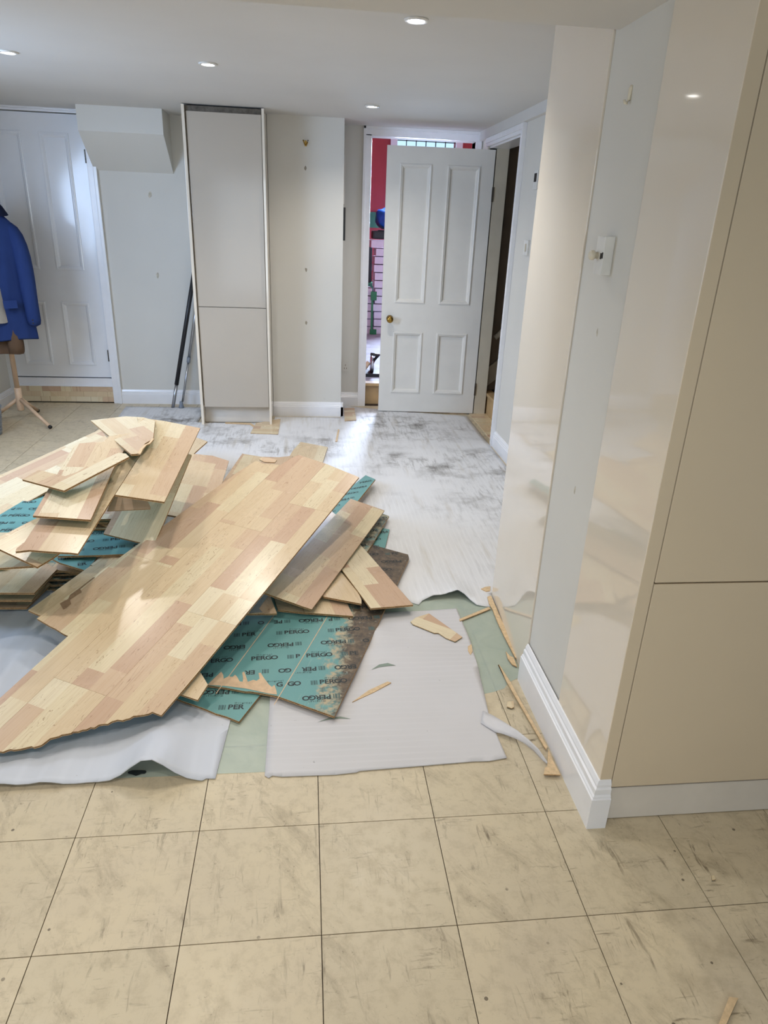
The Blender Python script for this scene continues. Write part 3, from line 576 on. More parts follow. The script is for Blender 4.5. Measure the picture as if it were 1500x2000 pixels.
 ('LE', 'short wedge-shaped offcut tucked under the top plank end', (-0.8005, 1.5337, 0.375), (0.99872, 0.03995, 0.03089), (-0.04924, 0.63471, 0.77118), [('top', [(0.0, 0.0), (0.1619, 0.0), (0.1618, 0.0105), (0.1499, 0.0386), (0.1163, 0.085), (0.0288, 0.0892)])]),
 ('LC', 'board tip sticking out right from below the top plank', (-0.734, 2.414, 0.2), (0.19338, 0.98112, 0.0), (-0.98112, 0.19338, 0.0), [('top', [(0.3838, 0.268), (0.0, 0.0), (0.3719, 0.0034), (0.6233, 0.0038), (0.8566, 0.3304)])]),
 ('L1', 'wide joined boards along the back left of the pile beside bare tiles', (-1.2848, 2.2037, 0.19), (0.64523, 0.73935, 0.19243), (-0.75746, 0.65195, 0.03492), [('top', [(-0.4102, -0.0396), (-0.1827, -0.0197), (0.0, 0.0), (0.1997, 0.0027), (0.1997, 0.1997), (-0.2841, 0.1997)]), ('top', [(0.2003, 0.0027), (0.2154, 0.0029), (0.5174, 0.1826), (0.5239, 0.1997), (0.2003, 0.1997)]), ('top', [(0.3497, 0.3621), (-0.1986, 0.3622), (-0.2838, 0.2003), (0.3497, 0.2003)]), ('top', [(0.5241, 0.2003), (0.5865, 0.364), (0.5579, 0.3621), (0.3503, 0.3621), (0.3503, 0.2003)])]),
 ('L2', 'green-backed board showing as a triangle at the left edge of pile', (-1.3028, 1.5311, 0.1682), (0.43348, 0.90096, 0.01931), (-0.90082, 0.43381, -0.01823), [('under', [(0.0, 0.0569), (0.0947, 0.0), (0.4158, 0.0151), (0.708, 0.1947), (0.7178, 0.3559), (0.3684, 0.2898), (0.177, 0.2568)])]),
 ('L7', 'pale angled plank under the pile pointing to the left edge', (-0.9215, 1.1153, 0.3495), (0.42675, 0.90412, 0.02131), (-0.88613, 0.41333, 0.20959), [('top', [(0.005, 0.2141), (0.0, 0.0), (0.0746, 0.001), (0.2649, 0.0246), (0.2364, 0.2169)])]),
 ('L5', 'long greyish board with a splintered near corner on the left pile', (-0.7846, 1.1107, 0.3937), (0.06398, 0.98935, 0.1307), (-0.99703, 0.05774, 0.05103), [('top', [(0.2214, 0.2034), (0.0536, 0.1948), (0.0211, 0.2049), (0.0, 0.2011), (0.0135, 0.1607), (0.0128, 0.1385), (0.0115, 0.103), (0.0106, 0.0594), (0.0113, 0.0308), (0.0087, 0.0034), (0.4112, 0.0034), (0.9068, 0.0), (0.8554, 0.2062)])]),
 ('L6', 'short pinkish board lying squarely on top of the greyish one', (-0.7611, 1.272, 0.4512), (-0.03231, 0.99046, 0.13398), (-0.99855, -0.03777, 0.03835), [('top', [(0.0227, 0.2163), (0.0, 0.0198), (0.3997, 0.0198), (0.7457, 0.0), (0.6998, 0.0989), (0.641, 0.108), (0.6321, 0.158), (0.6188, 0.2003), (0.5823, 0.2161)])]),
 ('LB', 'long top plank of the left pile reaching back to the tall cupboard', (-0.5615, 1.4465, 0.4479), (0.04672, 0.9942, 0.09687), (-0.98818, 0.03183, 0.14994), [('top', [(0.4156, 0.1789), (0.0009, 0.18), (0.0, 0.0), (0.7544, 0.0), (0.7709, 0.1718), (0.7632, 0.2921)])]),
 ('L3', 'torn sliver of board lying across the top of the left pile', (-0.913, 1.3745, 0.5111), (0.59191, 0.78881, 0.16561), (-0.80342, 0.59386, 0.04291), [('top', [(0.0236, 0.0), (0.3256, 0.0), (0.3379, 0.0312), (0.3298, 0.0632), (0.2556, 0.0709), (0.202, 0.0799), (0.1391, 0.0752), (0.0957, 0.0872), (0.0853, 0.1533), (0.0802, 0.2189), (0.0, 0.2077)])]),
 ('LA', 'board with a splintered end crowning the left pile', (-0.528, 1.8259, 0.566), (-0.49943, 0.86632, -0.0083), (-0.86245, -0.49806, -0.09014), [('top', [(0.0159, 0.2311), (0.0, 0.2049), (0.0169, 0.1972), (0.0532, 0.1746), (0.1086, 0.1431), (0.1242, 0.1224), (0.1438, 0.0956), (0.3919, 0.0), (0.4878, 0.0233), (0.5662, 0.0836), (0.6186, 0.2311)])]),
 ('SP', 'ragged splinters hanging from the broken end of the crowning board', (-0.6925, 1.698, 0.5538), (0.12448, 0.99105, 0.04829), (-0.98876, 0.12796, -0.07731), [('top', [(0.0, 0.0), (0.0602, 0.0101), (0.1094, 0.0117), (0.1274, 0.0025), (0.1853, 0.004), (0.1929, 0.0154), (0.1345, 0.0114), (0.1165, 0.0206), (0.0735, 0.0232), (0.0132, 0.0172)])]),
 ('S1', 'snapped board offcut lying on the white foam near the wall panel', (0.3622, 1.2412, 0.013), (0.77796, -0.62831, 0.0), (0.62831, 0.77796, -0.0), [('top', [(0.0161, 0.0098), (0.1145, 0.0054), (0.1272, 0.0148), (0.1679, 0.0009), (0.2076, 0.0), (0.2152, 0.0442), (0.0281, 0.1184), (0.0008, 0.0595), (0.0, 0.0212)])]),
 ('S2', 'thin wooden sliver on the white foam beside the green sheet', (0.1189, 0.7832, 0.008), (0.82663, 0.56275, -0.0), (-0.56275, 0.82663, 0.0), [('top', [(0.0878, 0.0), (0.1686, 0.0047), (0.1625, 0.0164), (0.0811, 0.0188), (0.0, 0.0037)])]),
 ('S3', 'thin wooden strip lying across the green film', (0.5732, 1.2606, 0.008), (0.85669, 0.51584, 0.0), (-0.51584, 0.85669, 0.0), [('top', [(0.0, 0.0002), (0.1712, 0.0), (0.1776, 0.0153), (0.0088, 0.0127)])]),
 ('S4', 'long crumbling chipboard strip against the foot of the white panel', (0.7228, 1.4538, 0.01), (-0.0056, -0.99998, 0.0), (0.99998, -0.0056, 0.0), [('top', [(0.0631, 0.0011), (0.1126, 0.0041), (0.1836, 0.0011), (0.2367, 0.0), (0.313, 0.0004), (0.3989, 0.003), (0.4513, 0.0039), (0.4644, 0.0117), (0.3454, 0.0216), (0.2375, 0.0204), (0.1532, 0.0215), (0.0, 0.0254), (0.0081, 0.0079)])]),
 ('S5', 'bunch of chipboard splinters at the end of the skirting', (0.6875, 1.0429, 0.008), (0.18991, -0.9818, 0.0), (0.9818, 0.18991, -0.0), [('top', [(0.0435, 0.0013), (0.0789, 0.0), (0.0976, 0.0109), (0.0673, 0.0181), (0.0426, 0.0244), (0.0306, 0.016), (0.0, 0.0145)])]),
 ('S6', 'long straight wooden strip lying beside the skirting board', (0.647, 0.9647, 0.01), (0.07263, -0.99736, 0.0), (0.99736, 0.07263, -0.0), [('top', [(0.1045, 0.0), (0.4228, 0.0044), (0.4386, 0.0062), (0.4264, 0.0145), (0.198, 0.0115), (0.1003, 0.0126), (0.022, 0.0082), (0.0, 0.0062)])]),
 ('S7', 'chipboard lump wedged against the skirting near the cupboard', (0.6441, 0.4278, 0.012), (0.98614, -0.16592, 0.0), (0.16592, 0.98614, -0.0), [('top', [(0.0155, 0.0341), (0.0067, 0.025), (0.0, 0.0), (0.0486, 0.0029), (0.0358, 0.0591), (0.0296, 0.1058)])]),
 ('S8', 'tiny square of board on the tiles by the skirting', (0.6201, 0.7275, 0.007), (0.99838, -0.05689, 0.0), (0.05689, 0.99838, -0.0), [('top', [(0.0, 0.0078), (0.0136, 0.0), (0.0232, 0.0052), (0.0285, 0.0366), (0.0073, 0.0339)])]),
 ('S9', 'small chip at the right edge of the white foam', (0.5589, 1.0975, 0.007), (0.0886, -0.99607, 0.0), (0.99607, 0.0886, -0.0), [('top', [(0.0371, 0.0), (0.0668, 0.0004), (0.0458, 0.015), (0.0, 0.0257), (0.0112, 0.0081)])]),
 ('S10', 'narrow wooden strip at the bottom right on the tiles', (0.7733, -0.2734, 0.008), (0.83394, 0.55186, 0.0), (-0.55186, 0.83394, 0.0), [('top', [(0.0, 0.0089), (0.0113, 0.0), (0.1009, 0.0114), (0.0878, 0.0244)])]),
 ('S11', 'curled splinter at the far foot of the white panel', (0.7292, 1.4893, 0.007), (0.94446, 0.32861, 0.0), (-0.32861, 0.94446, 0.0), [('top', [(0.0085, 0.0027), (0.0276, 0.0), (0.0526, 0.034), (0.0289, 0.0383), (0.0, 0.0301)])]),
 ('S12', 'thin stick on the dirty underlay in front of the far wall', (0.1917, 3.6643, 0.008), (0.10997, 0.99394, 0.0), (-0.99394, 0.10997, 0.0), [('top', [(0.0019, 0.0), (0.3024, 0.0049), (0.3146, 0.0173), (0.0, 0.0144)])]),
 ('S13', 'square offcut tucked under the corner of the tall cupboard', (-0.4294, 3.8396, 0.009), (0.99906, -0.04343, 0.0), (0.04343, 0.99906, 0.0), [('top', [(0.1993, 0.0), (0.186, 0.4189), (0.0107, 0.2877), (0.0, 0.0127)])]),
 ('S14', 'small offcut on the underlay below the recess wall', (0.2709, 4.2066, 0.009), (0.99945, 0.03326, 0.0), (-0.03326, 0.99945, 0.0), [('top', [(0.0, 0.0), (0.0955, 0.03), (0.1175, 0.4163), (0.0299, 0.3983)])]),
 ('S15', 'thin dark splinter in front of the tall cupboard plinth', (-0.6661, 4.1189, 0.007), (0.79551, -0.60594, 0.0), (0.60594, 0.79551, -0.0), [('top', [(0.0295, 0.0143), (0.1899, 0.1078), (0.3828, 0.0), (0.3771, 0.0294), (0.1676, 0.1448), (0.0, 0.0457)])]),
 ('S16', 'tiny pale chip on the tiles below the cupboard corner', (0.9472, 0.071, 0.005), (0.42573, -0.90485, 0.0), (0.90485, 0.42573, -0.0), [('top', [(0.0079, 0.0), (0.0105, 0.0104), (0.0013, 0.0175), (0.0, 0.0093)])]),
]
TORN = [(0.0454, 0.3887), (0.0515, 0.3191), (0.0475, 0.2371), (0.0499, 0.2097), (0.0668, 0.2181), (0.0953, 0.2365), (0.0828, 0.2405), (0.0927, 0.2553), (0.1195, 0.2827), (0.1453, 0.3063), (0.1407, 0.3118), (0.1126, 0.2963), (0.0994, 0.3017), (0.1017, 0.3137), (0.0862, 0.3271), (0.1007, 0.3371), (0.1352, 0.3615), (0.1279, 0.3658), (0.1, 0.3497), (0.0815, 0.3433), (0.0812, 0.3541), (0.1021, 0.3727), (0.1106, 0.3841), (0.0982, 0.3858), (0.0963, 0.3923), (0.097, 0.4001), (0.0794, 0.4103), (0.0996, 0.4217), (0.1134, 0.4358), (0.0341, 0.4471)]
SCAR = [(0.2837, 0.6372), (0.2625, 0.6021), (0.273, 0.598), (0.2965, 0.5986), (0.3128, 0.6177), (0.342, 0.6137), (0.3626, 0.6088), (0.3744, 0.626), (0.45, 0.6231), (0.4471, 0.6301), (0.3679, 0.6342), (0.3352, 0.6378), (0.3145, 0.6284)]
FOIL = [(0.0749, 0.0737), (0.0152, 0.1074), (0.0147, 0.082), (0.0139, 0.0545), (0.0375, 0.0626), (0.1162, 0.0066), (0.1293, 0.0281)]

# ------------------------------------------------------------------ underlay sheets and film
def sheet(name, poly, zf, mats, label, cat, step=.03, thick=.003, group=None):
    bm = bmesh.new(); bm.faces.new([bm.verts.new((x, y, 0)) for x, y in poly])
    xs = [p[0] for p in poly]; ys = [p[1] for p in poly]
    x = min(xs)+step
    while x < max(xs):
        bmesh.ops.bisect_plane(bm, geom=bm.verts[:]+bm.edges[:]+bm.faces[:], plane_co=(x, 0, 0), plane_no=(1, 0, 0)); x += step
    y = min(ys)+step
    while y < max(ys):
        bmesh.ops.bisect_plane(bm, geom=bm.verts[:]+bm.edges[:]+bm.faces[:], plane_co=(0, y, 0), plane_no=(0, 1, 0)); y += step
    for v in bm.verts: v.co.z = zf(v.co.x, v.co.y)
    bmesh.ops.recalc_face_normals(bm, faces=bm.faces[:])
    if sum(f.normal.z for f in bm.faces) < 0: bmesh.ops.reverse_faces(bm, faces=bm.faces[:])
    o = bm_obj(name, bm, mats, smooth=True); tag(o, label, cat, group)
    if thick:
        m = o.modifiers.new('thickness', 'SOLIDIFY'); m.thickness = thick; m.offset = -1
    return o
def g(x, c, s): return math.exp(-((x-c)/s)**2)
sheet('damp_proof_film', [(-1.35, .505), (-.15, .50), (.2, .52), (.50, .79), (.563, .812), (.60, .822), (.64, .838), (.665, .87), (.70, .89), (.722, .90), (.755, 1.46), (.755, 1.62), (-1.35, 1.7)],
      lambda x, y: .0012+.0008*math.sin(23*x+4*y)*math.sin(17*y), 'film', 'translucent green film over the tiles under the foam', 'film', .045, 0)
def z_back(x, y):
    e = max(0, 1-abs(y-1.46)/.16)
    return .0045+.0009*math.sin(9*x+2*y)*math.sin(6*y)+e*(.038*g(x, .60, .055)+.02*g(x, .5, .04))
edge = [(.40, 1.42), (.43, 1.40), (.45, 1.43), (.50, 1.445), (.55, 1.45), (.60, 1.455), (.63, 1.44), (.67, 1.385), (.715, 1.372), (.748, 1.375)]
sheet('foam_underlay', [(-1.455, 4.29), (-.86, 3.2), (-.86, 1.8), (.36, 1.44)]+edge+[(.757, 1.48), (1.26, 1.46), (1.29, 4.40), (.5, 4.62), (.27, 4.71), (.25, 4.33), (-.27, 4.33), (-.28, 4.15), (-.84, 4.15), (-.84, 4.6), (-1.47, 4.6)],
      z_back, 'foam_back', 'dirty grey-white foam underlay covering the floor to the far doors', 'underlay', .04)
def z_front(x, y): return .0045+.014*g(y-.15*x, 1.02, .05)*g(x, .3, .16)+.02*g(y, 1.18, .06)*g(x, .22, .1)+.004*math.sin(13*y+3*x)**2*g(y, 1.1, .25)+.0006*math.sin(40*y)
fr = [(-.149, .483), (-.138, .474), (-.128, .482), (-.1, .476), (.05, .474), (.11, .479), (.12, .484), (.3, .492), (.46, .5), (.5, .498), (.558, .508), (.5545, .6), (.552, .697), (.563, .81), (.575, .95), (.585, 1.1), (.582, 1.364), (.42, 1.35), (.269, 1.345), (.1, 1.35), (-.1, 1.2), (-.15, .9)]
sheet('foam_underlay', fr, z_front, 'foam_front', 'white foam sheet in front with a torn edge on the bare tiles', 'underlay', .025)
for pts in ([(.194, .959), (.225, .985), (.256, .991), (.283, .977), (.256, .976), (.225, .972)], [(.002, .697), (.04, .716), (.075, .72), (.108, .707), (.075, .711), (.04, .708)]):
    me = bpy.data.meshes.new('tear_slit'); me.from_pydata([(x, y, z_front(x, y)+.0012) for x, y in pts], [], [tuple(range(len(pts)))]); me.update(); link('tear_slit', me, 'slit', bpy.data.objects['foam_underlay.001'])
# loose strip of foam curling to the skirting
bm = bmesh.new(); L = [(.535, .715, .010), (.56, .68, .018), (.585, .63, .03), (.61, .586, .036), (.632, .545, .036), (.652, .51, .03), (.664, .488, .018), (.674, .476, .008)]
R = [(.515, .66, .008), (.55, .615, .009), (.572, .60, .012), (.60, .575, .016), (.622, .55, .018), (.644, .523, .012), (.660, .492, .006), (.672, .472, .0045)]
va = [bm.verts.new(p) for p in L]; vb = [bm.verts.new(p) for p in R]
for i in range(len(L)-1): bm.faces.new((va[i], va[i+1], vb[i+1], vb[i]))
bmesh.ops.subdivide_edges(bm, edges=bm.edges[:], cuts=2, use_grid_fill=True); bmesh.ops.recalc_face_normals(bm, faces=bm.faces[:])
o = bm_obj('foam_strip', bm, 'foam_front', smooth=True); tag(o, 'curled strip of white foam reaching to the skirting', 'underlay')
m = o.modifiers.new('thickness', 'SOLIDIFY'); m.thickness = .002; m.offset = 0
def z_left(x, y):
    cx = -.462+(y-.48)*.05; t = max(0, 1-(y-.48)/.3)
    return .0045+(.082*g(x, cx, .075)+.012*g(x, cx-.35, .16)*t)*t**.8+.009*math.sin(26*(x-.35*y))**2*min(1, max(0, (-.5-x)*4))
sheet('foam_underlay', [(-1.5, .50), (-1.0, .484), (-.855, .48), (-.6, .482), (-.45, .478), (-.32, .474), (-.31, .482), (-.285, .481), (-.262, .79), (-.25, 1.0), (-.3, 2.0), (-1.5, 2.0)],
      z_left, 'foam_left', 'rippled foam sheet arching up under the front of the board pile', 'underlay', .03)
# print on the film seen through the arch
def text_mesh(txt, size, bold=0):
    cu = bpy.data.curves.new('t', 'FONT'); cu.body = txt; cu.size = size; cu.offset = bold; cu.align_x = 'CENTER'; cu.align_y = 'CENTER'; cu.resolution_u = 3
    o = bpy.data.objects.new('t', cu); COL.objects.link(o); bpy.context.view_layer.update()
    me = bpy.data.meshes.new_from_object(o.evaluated_get(bpy.context.evaluated_depsgraph_get())); bpy.data.objects.remove(o)
    d = ([tuple(v.co) for v in me.vertices], [tuple(p.vertices) for p in me.polygons]); bpy.data.meshes.remove(me); bpy.data.curves.remove(cu); return d
film_o = bpy.data.objects['damp_proof_film']
bm = bmesh.new()
for txt, cx, cy, s in (('vent', -.462, .60, .03), ('aui', -.482, .60, .03)):
    V, F = text_mesh(txt, s, .001); vs = [bm.verts.new((cx+p[1], cy-p[0], .0035)) for p in V]
    for f in F: bm.faces.new([vs[i] for i in f])
random.seed(8); vs = [bm.verts.new((-.505+.03*math.cos(k*.524)*random.uniform(.8, 1.1), .519+.011*math.sin(k*.524)*random.uniform(.6, 1.3), .0035)) for k in range(12)]; bm.faces.new(vs)
bmesh.ops.recalc_face_normals(bm, faces=bm.faces[:]); bm_obj('printed_mark', bm, 'ink', film_o)['kind'] = 'stuff'

# ------------------------------------------------------------------ lifted laminate boards
LET = []      # letters of the printed word, each with its offset along the line
WORD = 'PERGO'; SZ = .0315
_x = 0; ADV = {'P': .0170, 'E': .0160, 'R': .0176, 'G': .0208, 'O': .0216}
for ch in WORD:
    LET.append((text_mesh(ch, SZ, .0008), _x+ADV[ch]/2)); _x += ADV[ch]
WLEN = _x
SMALL = text_mesh('O r i g i n a l', .0105, .00012)
def inside(poly, x, y):
    r = False; n = len(poly)
    for i in range(n):
        (x1, y1), (x2, y2) = poly[i], poly[(i+1) % n]
        if (y1 > y) != (y2 > y) and x < (x2-x1)*(y-y1)/(y2-y1)+x1: r = not r
    return r
def ok(poly, pts): return all(inside(poly, *p) for p in pts)
def lettering(poly, parent, o1, o2, ang=math.radians(-68), z=.0005, skip=None):
    ca, sa = math.cos(ang), math.sin(ang); bm = bmesh.new(); bp = bmesh.new()
    us = [p[0] for p in poly]; vs_ = [p[1] for p in poly]; cu, cv = (min(us)+max(us))/2, (min(vs_)+max(vs_))/2
    R = max(max(us)-min(us), max(vs_)-min(vs_))
    def put(target, data, lx, ly, flip, test=True):
        V, F = data; s = -1 if flip[2] else 1; pts = []
        for p in V:
            a, b = flip[0]+s*(lx+p[0]), flip[1]+s*(ly+p[1]); pts.append((cu*0+a*ca-b*sa, a*sa+b*ca))
        if not ok(poly, pts) or (skip and any(inside(skip, *p) for p in pts)): return
        w = [target.verts.new((p[0], p[1], z)) for p in pts]
        for f in F: target.faces.new([w[i] for i in f])
    bar = ([], [])
    for k in range(5):
        b0 = len(bar[0]); x = -.011+k*.0046; ww = (.0032, .0022, .0038, .0022, .0032)[k]
        bar[0].extend([(x, -.012, 0), (x+ww, -.012, 0), (x+ww, .011, 0), (x, .011, 0)]); bar[1].append((b0, b0+1, b0+2, b0+3))
    n = int(R/.12)+4
    c0 = cu*ca+cv*sa; c1 = -cu*sa+cv*ca
    for i in range(-n, n+1):
        for j in range(-n, n+1):
            for fl in (0, 1):
                a = round(c0/.155)*.155+i*.155+j*.037+o1+fl*.096; b = round(c1/.157)*.157-j*.157+o2-fl*.0785
                for data, off in LET: put(bm, data, off-WLEN/2, 0, (a, b, fl))
                put(bm, SMALL, 0, .0205, (a, b, fl)); put(bp, bar, -WLEN/2-.017, 0, (a, b, fl))
    for q, mt, nm in ((bm, 'ink', 'printed_lettering'), (bp, 'inkpale', 'printed_logo')):
        if len(q.faces): bmesh.ops.recalc_face_normals(q, faces=q.faces[:]); bm_obj(nm, q, mt, parent)['kind'] = 'stuff'
        else: q.free()
def board_mesh(name, poly, face, th=.0078):
    n = len(poly); up = face != 'top'
    def ins(d):
        out = []
        for i in range(n):
            p0, p1, p2 = (Vector(poly[i-1]), Vector(poly[i]), Vector(poly[(i+1) % n]))
            a = (p1-p0); b = (p2-p1)
            if a.length < 1e-6 or b.length < 1e-6: out.append(tuple(p1)); continue
            na = Vector((-a.y, a.x)).normalized(); nb = Vector((-b.y, b.x)).normalized(); m = na+nb
            m = m.normalized() if m.length > .3 else na
            out.append(tuple(p1+m*d))
        return out
    full, inn = poly, ins(.0022)
    lev = [(full, 0), (full, -.0028), (inn, -.0029), (inn, -.0048), (full, -.0049), (full, -th)]
    V = []; F = []; MI = []
    for pl, z in lev: V += [(p[0], p[1], z) for p in pl]
    F.append(tuple(range(n))); MI.append(0)
    for k in range(len(lev)-1):
        for i in range(n):
            j = (i+1) % n; F.append((k*n+j, k*n+i, (k+1)*n+i, (k+1)*n+j)); MI.append(2 if k in (1, 2, 3) else 1)
    F.append(tuple(range(len(lev)*n-1, len(lev)*n-n-1, -1))); MI.append(3)
    me = bpy.data.meshes.new(name); me.from_pydata(V, [], F); me.update()
    for p, m in zip(me.polygons, MI): p.material_index = m
    return me, [face, 'side', 'groove', 'under' if face == 'top' else 'top']
def frame_mat(O, ex, ey):
    ex = Vector(ex).normalized(); ey = Vector(ey); ey = (ey-ex*ey.dot(ex)).normalized(); ez = ex.cross(ey)
    m = Matrix((ex, ey, ez)).transposed().to_4x4(); m.translation = O; return m
SMALLBITS = {'S1', 'S2', 'S3', 'S4', 'S5', 'S6', 'S7', 'S8', 'S9', 'S10', 'S11', 'S12', 'S13', 'S14', 'S15', 'S16', 'B3', 'SP'}
CRUMBLY = {'SP', 'S4', 'S5', 'S7', 'S9', 'S11'}
BY = {}
for name, label, O, ex, ey, parts in BOARDS:
    Mx = frame_mat(O, ex, ey); small = name in SMALLBITS
    if len(parts) == 1:
        face, poly = parts[0]; th = .0045 if small else .0078
        if name in CRUMBLY or name in ('S2', 'S3', 'S6', 'S10', 'S12', 'S15'): face = 'chip'
        me, mats = board_mesh('offcut' if small else 'laminate_board', poly, face, th)
        o = link('offcut' if small else 'laminate_board', me, mats); o.matrix_world = Mx
        tag(o, label, 'offcut' if small else 'floorboard', 'loose offcuts on the floor' if small else 'lifted laminate boards')
        if face in ('under', 'mould', 'stain'): lettering(poly, o, .03*len(BY), .017*len(BY))
    else:
        o = empty('laminate_sheet', O, label, 'floorboards', 'sheets of joined laminate boards'); o.matrix_world = Mx
        for face, poly in parts:
            me, mats = board_mesh('laminate_board', poly, face); q = link('laminate_board', me, mats, o)
            if face != 'top': lettering(poly, q, .055, .02, skip=TORN)
            BY.setdefault(name+'_parts', []).append((q, poly))
    BY[name] = o
# torn paper on the green sheet, scar on one board, foil on a broken piece
def patch(name, poly, mat, parent, z=.0007):
    me = bpy.data.meshes.new(name); me.from_pydata([(x, y, z) for x, y in poly], [], [tuple(range(len(poly)))]); me.update()
    return link(name, me, mat, parent)
patch('torn_paper', TORN, 'torn', BY['G'], .0008)
for v_, u0, u1 in ((.2, .0, 1.22), (.4, .0, 1.22)): patch('pale_seam', [(u0, v_-.0014), (u1, v_-.0014), (u1, v_+.0014), (u0, v_+.0014)], 'torn', BY['G'], .0006)
patch('pale_seam', [(.619, .2), (.621, .2), (.621, .4), (.619, .4)], 'torn', BY['G'], .0006)
patch('torn_scar', SCAR, 'scar', BY['main'], .0008)
patch('foil_strip', FOIL, 'foil', BY['R6'], .0008)
# boards buried inside the pile that carry the ones on top; dark ones shade the hollow
random.seed(21)
def buried(x, y, z, L, W, a, tilt=0, face='top'):
    me, mats = board_mesh('laminate_board', [(0, 0), (L, 0), (L, W), (0, W)], face); o = link('laminate_board', me, mats)
    o.matrix_world = Matrix.Translation((x, y, z)) @ Matrix.Rotation(a, 4, 'Z') @ Matrix.Rotation(tilt, 4, 'Y') @ Matrix.Translation((-L/2, -W/2, 0))
    tag(o, 'laminate board buried in the heart of the pile', 'floorboard', 'boards buried in the pile')
for k in range(12): buried(-1.28+random.uniform(-.05, .05), 1.95+random.uniform(-.05, .05), .014+k*.0125, .85, .2, PI/2+random.uniform(-.25, .1))
for k in range(12): buried(-.93+random.uniform(-.03, .03), 2.15+random.uniform(-.05, .05), .014+k*.021, .8, .2, PI/2+random.uniform(-.2, .2))
for k in range(10): buried(-.45+random.uniform(-.04, .04), 2.0+random.uniform(-.05, .05), .014+k*.013, .75, .2, PI/2+random.uniform(-.2, .2))

for k in range(5): buried(-.98+random.uniform(-.03, .03), 1.66+.015*k, .016+k*.016, .7, .2, .1+random.uniform(-.12, .12), 0, 'mould')  # dark boards added so the hollow reads as deep shade
for k in range(4): buried(-.86+random.uniform(-.03, .03), 1.86+.01*k, .016+k*.03, .7, .2, .05+random.uniform(-.12, .12), 0, 'mould')  # more dark boards added to blacken the shaded hollow

# ------------------------------------------------------------------ coat stand and coats
o = empty('coat_stand', (-2.1, 4.15, 0), 'pale wooden tripod coat stand at the left edge', 'coat stand')
bm = bmesh.new(); lathe(bm, [(.017, .24), (.017, 1.62), (.02, 1.64), (.001, 1.66)], 16); bm_obj('pole', bm, 'oak', o, smooth=True)
bm = bmesh.new(); lathe(bm, [(.022, .085), (.0235, .09), (.0235, .245), (.018, .25)], 18); bm_obj('hub', bm, 'oak', o, smooth=True)
for ax, ay in ((.26, -.2), (-.22, .02), (.02, .26)):
    bm = bmesh.new(); tube(bm, [(ax*.06, ay*.06, .165), (ax, ay, .014)], [.0135, .012], 12); l = bm_obj('leg', bm, 'oak', o, smooth=True)
    bm = bmesh.new(); tube(bm, [(ax*.97, ay*.97, .019), (ax*1.01, ay*1.01, .012)], .0135, 12); bm_obj('rubber_tip', bm, 'blackplastic', l, smooth=True)
def cloth(name, rgb, var=.12):
    t = NT(name); v, x, y, z = t.coords(); n = t.noise(t.xyz(t.math('MULTIPLY', x, 6), t.math('MULTIPLY', y, 6), t.math('MULTIPLY', z, 2)), 2, 4); w = t.noise(v, 300, 2)
    t.col(t.mix(t.step(n, .3, .75), lin(rgb), tuple(k*(1-2*var) for k in lin(rgb)))); t.p(Roughness=.85, Specular_IOR_Level=.2); t.bump(w, .3, .001); return t.m
MAT['blue'] = cloth('navy_blue_wool', (40, 60, 112)); MAT['navy'] = cloth('dark_lining', (24, 32, 58)); MAT['brown'] = cloth('brown_suede', (104, 82, 64)); MAT['grey'] = cloth('grey_jersey', (176, 170, 160))
def garment(bm, rings, seg=40, wr=.012, seed=0):
    """rings: (z, cx, cy, rx, ry); a hanging shell with folds"""
    random.seed(seed); ph = [random.uniform(0, 6.28) for _ in range(4)]; prev = None
    for k, (z, cx, cy, rx, ry) in enumerate(rings):
        f = k/(len(rings)-1); ring = []
        for i in range(seg):
            a = 2*PI*i/seg; w = 1+wr/.15*f*(math.sin(5*a+ph[0]+f)+.6*math.sin(8*a+ph[1]-2*f)+.4*math.sin(13*a+ph[2]))*.35
            ring.append(bm.verts.new((cx+rx*w*math.cos(a), cy+ry*w*math.sin(a), z+.006*math.sin(3*a+ph[3])*f)))
        if prev:
            for i in range(seg): bm.faces.new((prev[i], prev[(i+1) % seg], ring[(i+1) % seg], ring[i]))
        else: bm.faces.new(ring[::-1])
        prev = ring
    bmesh.ops.recalc_face_normals(bm, faces=bm.faces[:])
def thicken(o, t=.004):
    m = o.modifiers.new('cloth_thickness', 'SOLIDIFY'); m.thickness = t; m = o.modifiers.new('smooth', 'SUBSURF'); m.levels = 1; m.render_levels = 1
X0, Y0 = -2.13, 4.15
bl = empty('blazer', (X0, Y0, .6), 'blue wool blazer hanging on the coat stand', 'jacket')
bm = bmesh.new(); garment(bm, [(.90, 0, 0, .03, .03), (.87, 0, 0, .08, .06), (.82, .0, 0, .10, .075), (.76, .01, 0, .15, .09), (.72, .01, 0, .19, .10), (.64, .01, 0, .2, .115), (.5, .01, 0, .19, .125), (.35, .01, 0, .185, .13), (.2, .01, 0, .195, .135), (.08, .01, 0, .205, .14), (.0, .01, 0, .21, .145)], 56, .022, 3)
body = bm_obj('body', bm, 'blue', bl, smooth=True); thicken(body)
for s, sx in ((1, 1), (-1, -1)):
    bm = bmesh.new(); tube(bm, [(s*.11, -.0, .745), (s*.165, -.005, .715), (s*.2, -.015, .62), (s*.218, -.02, .46), (s*.222, -.03, .3), (s*.23, -.04, .17), (s*.238, -.045, .085)], [.035, .052, .057, .055, .05, .046, .046], 18)
    sl = bm_obj('sleeve', bm, 'blue', bl, smooth=True)
    m = sl.modifiers.new('smooth', 'SUBSURF'); m.levels = 1; m.render_levels = 1
    boxes('cuff_button', 'dark', [(s*.25-.004, s*.25+.004, -.115, -.109, .12, .128), (s*.25-.004, s*.25+.004, -.115, -.109, .14, .148)], sl)
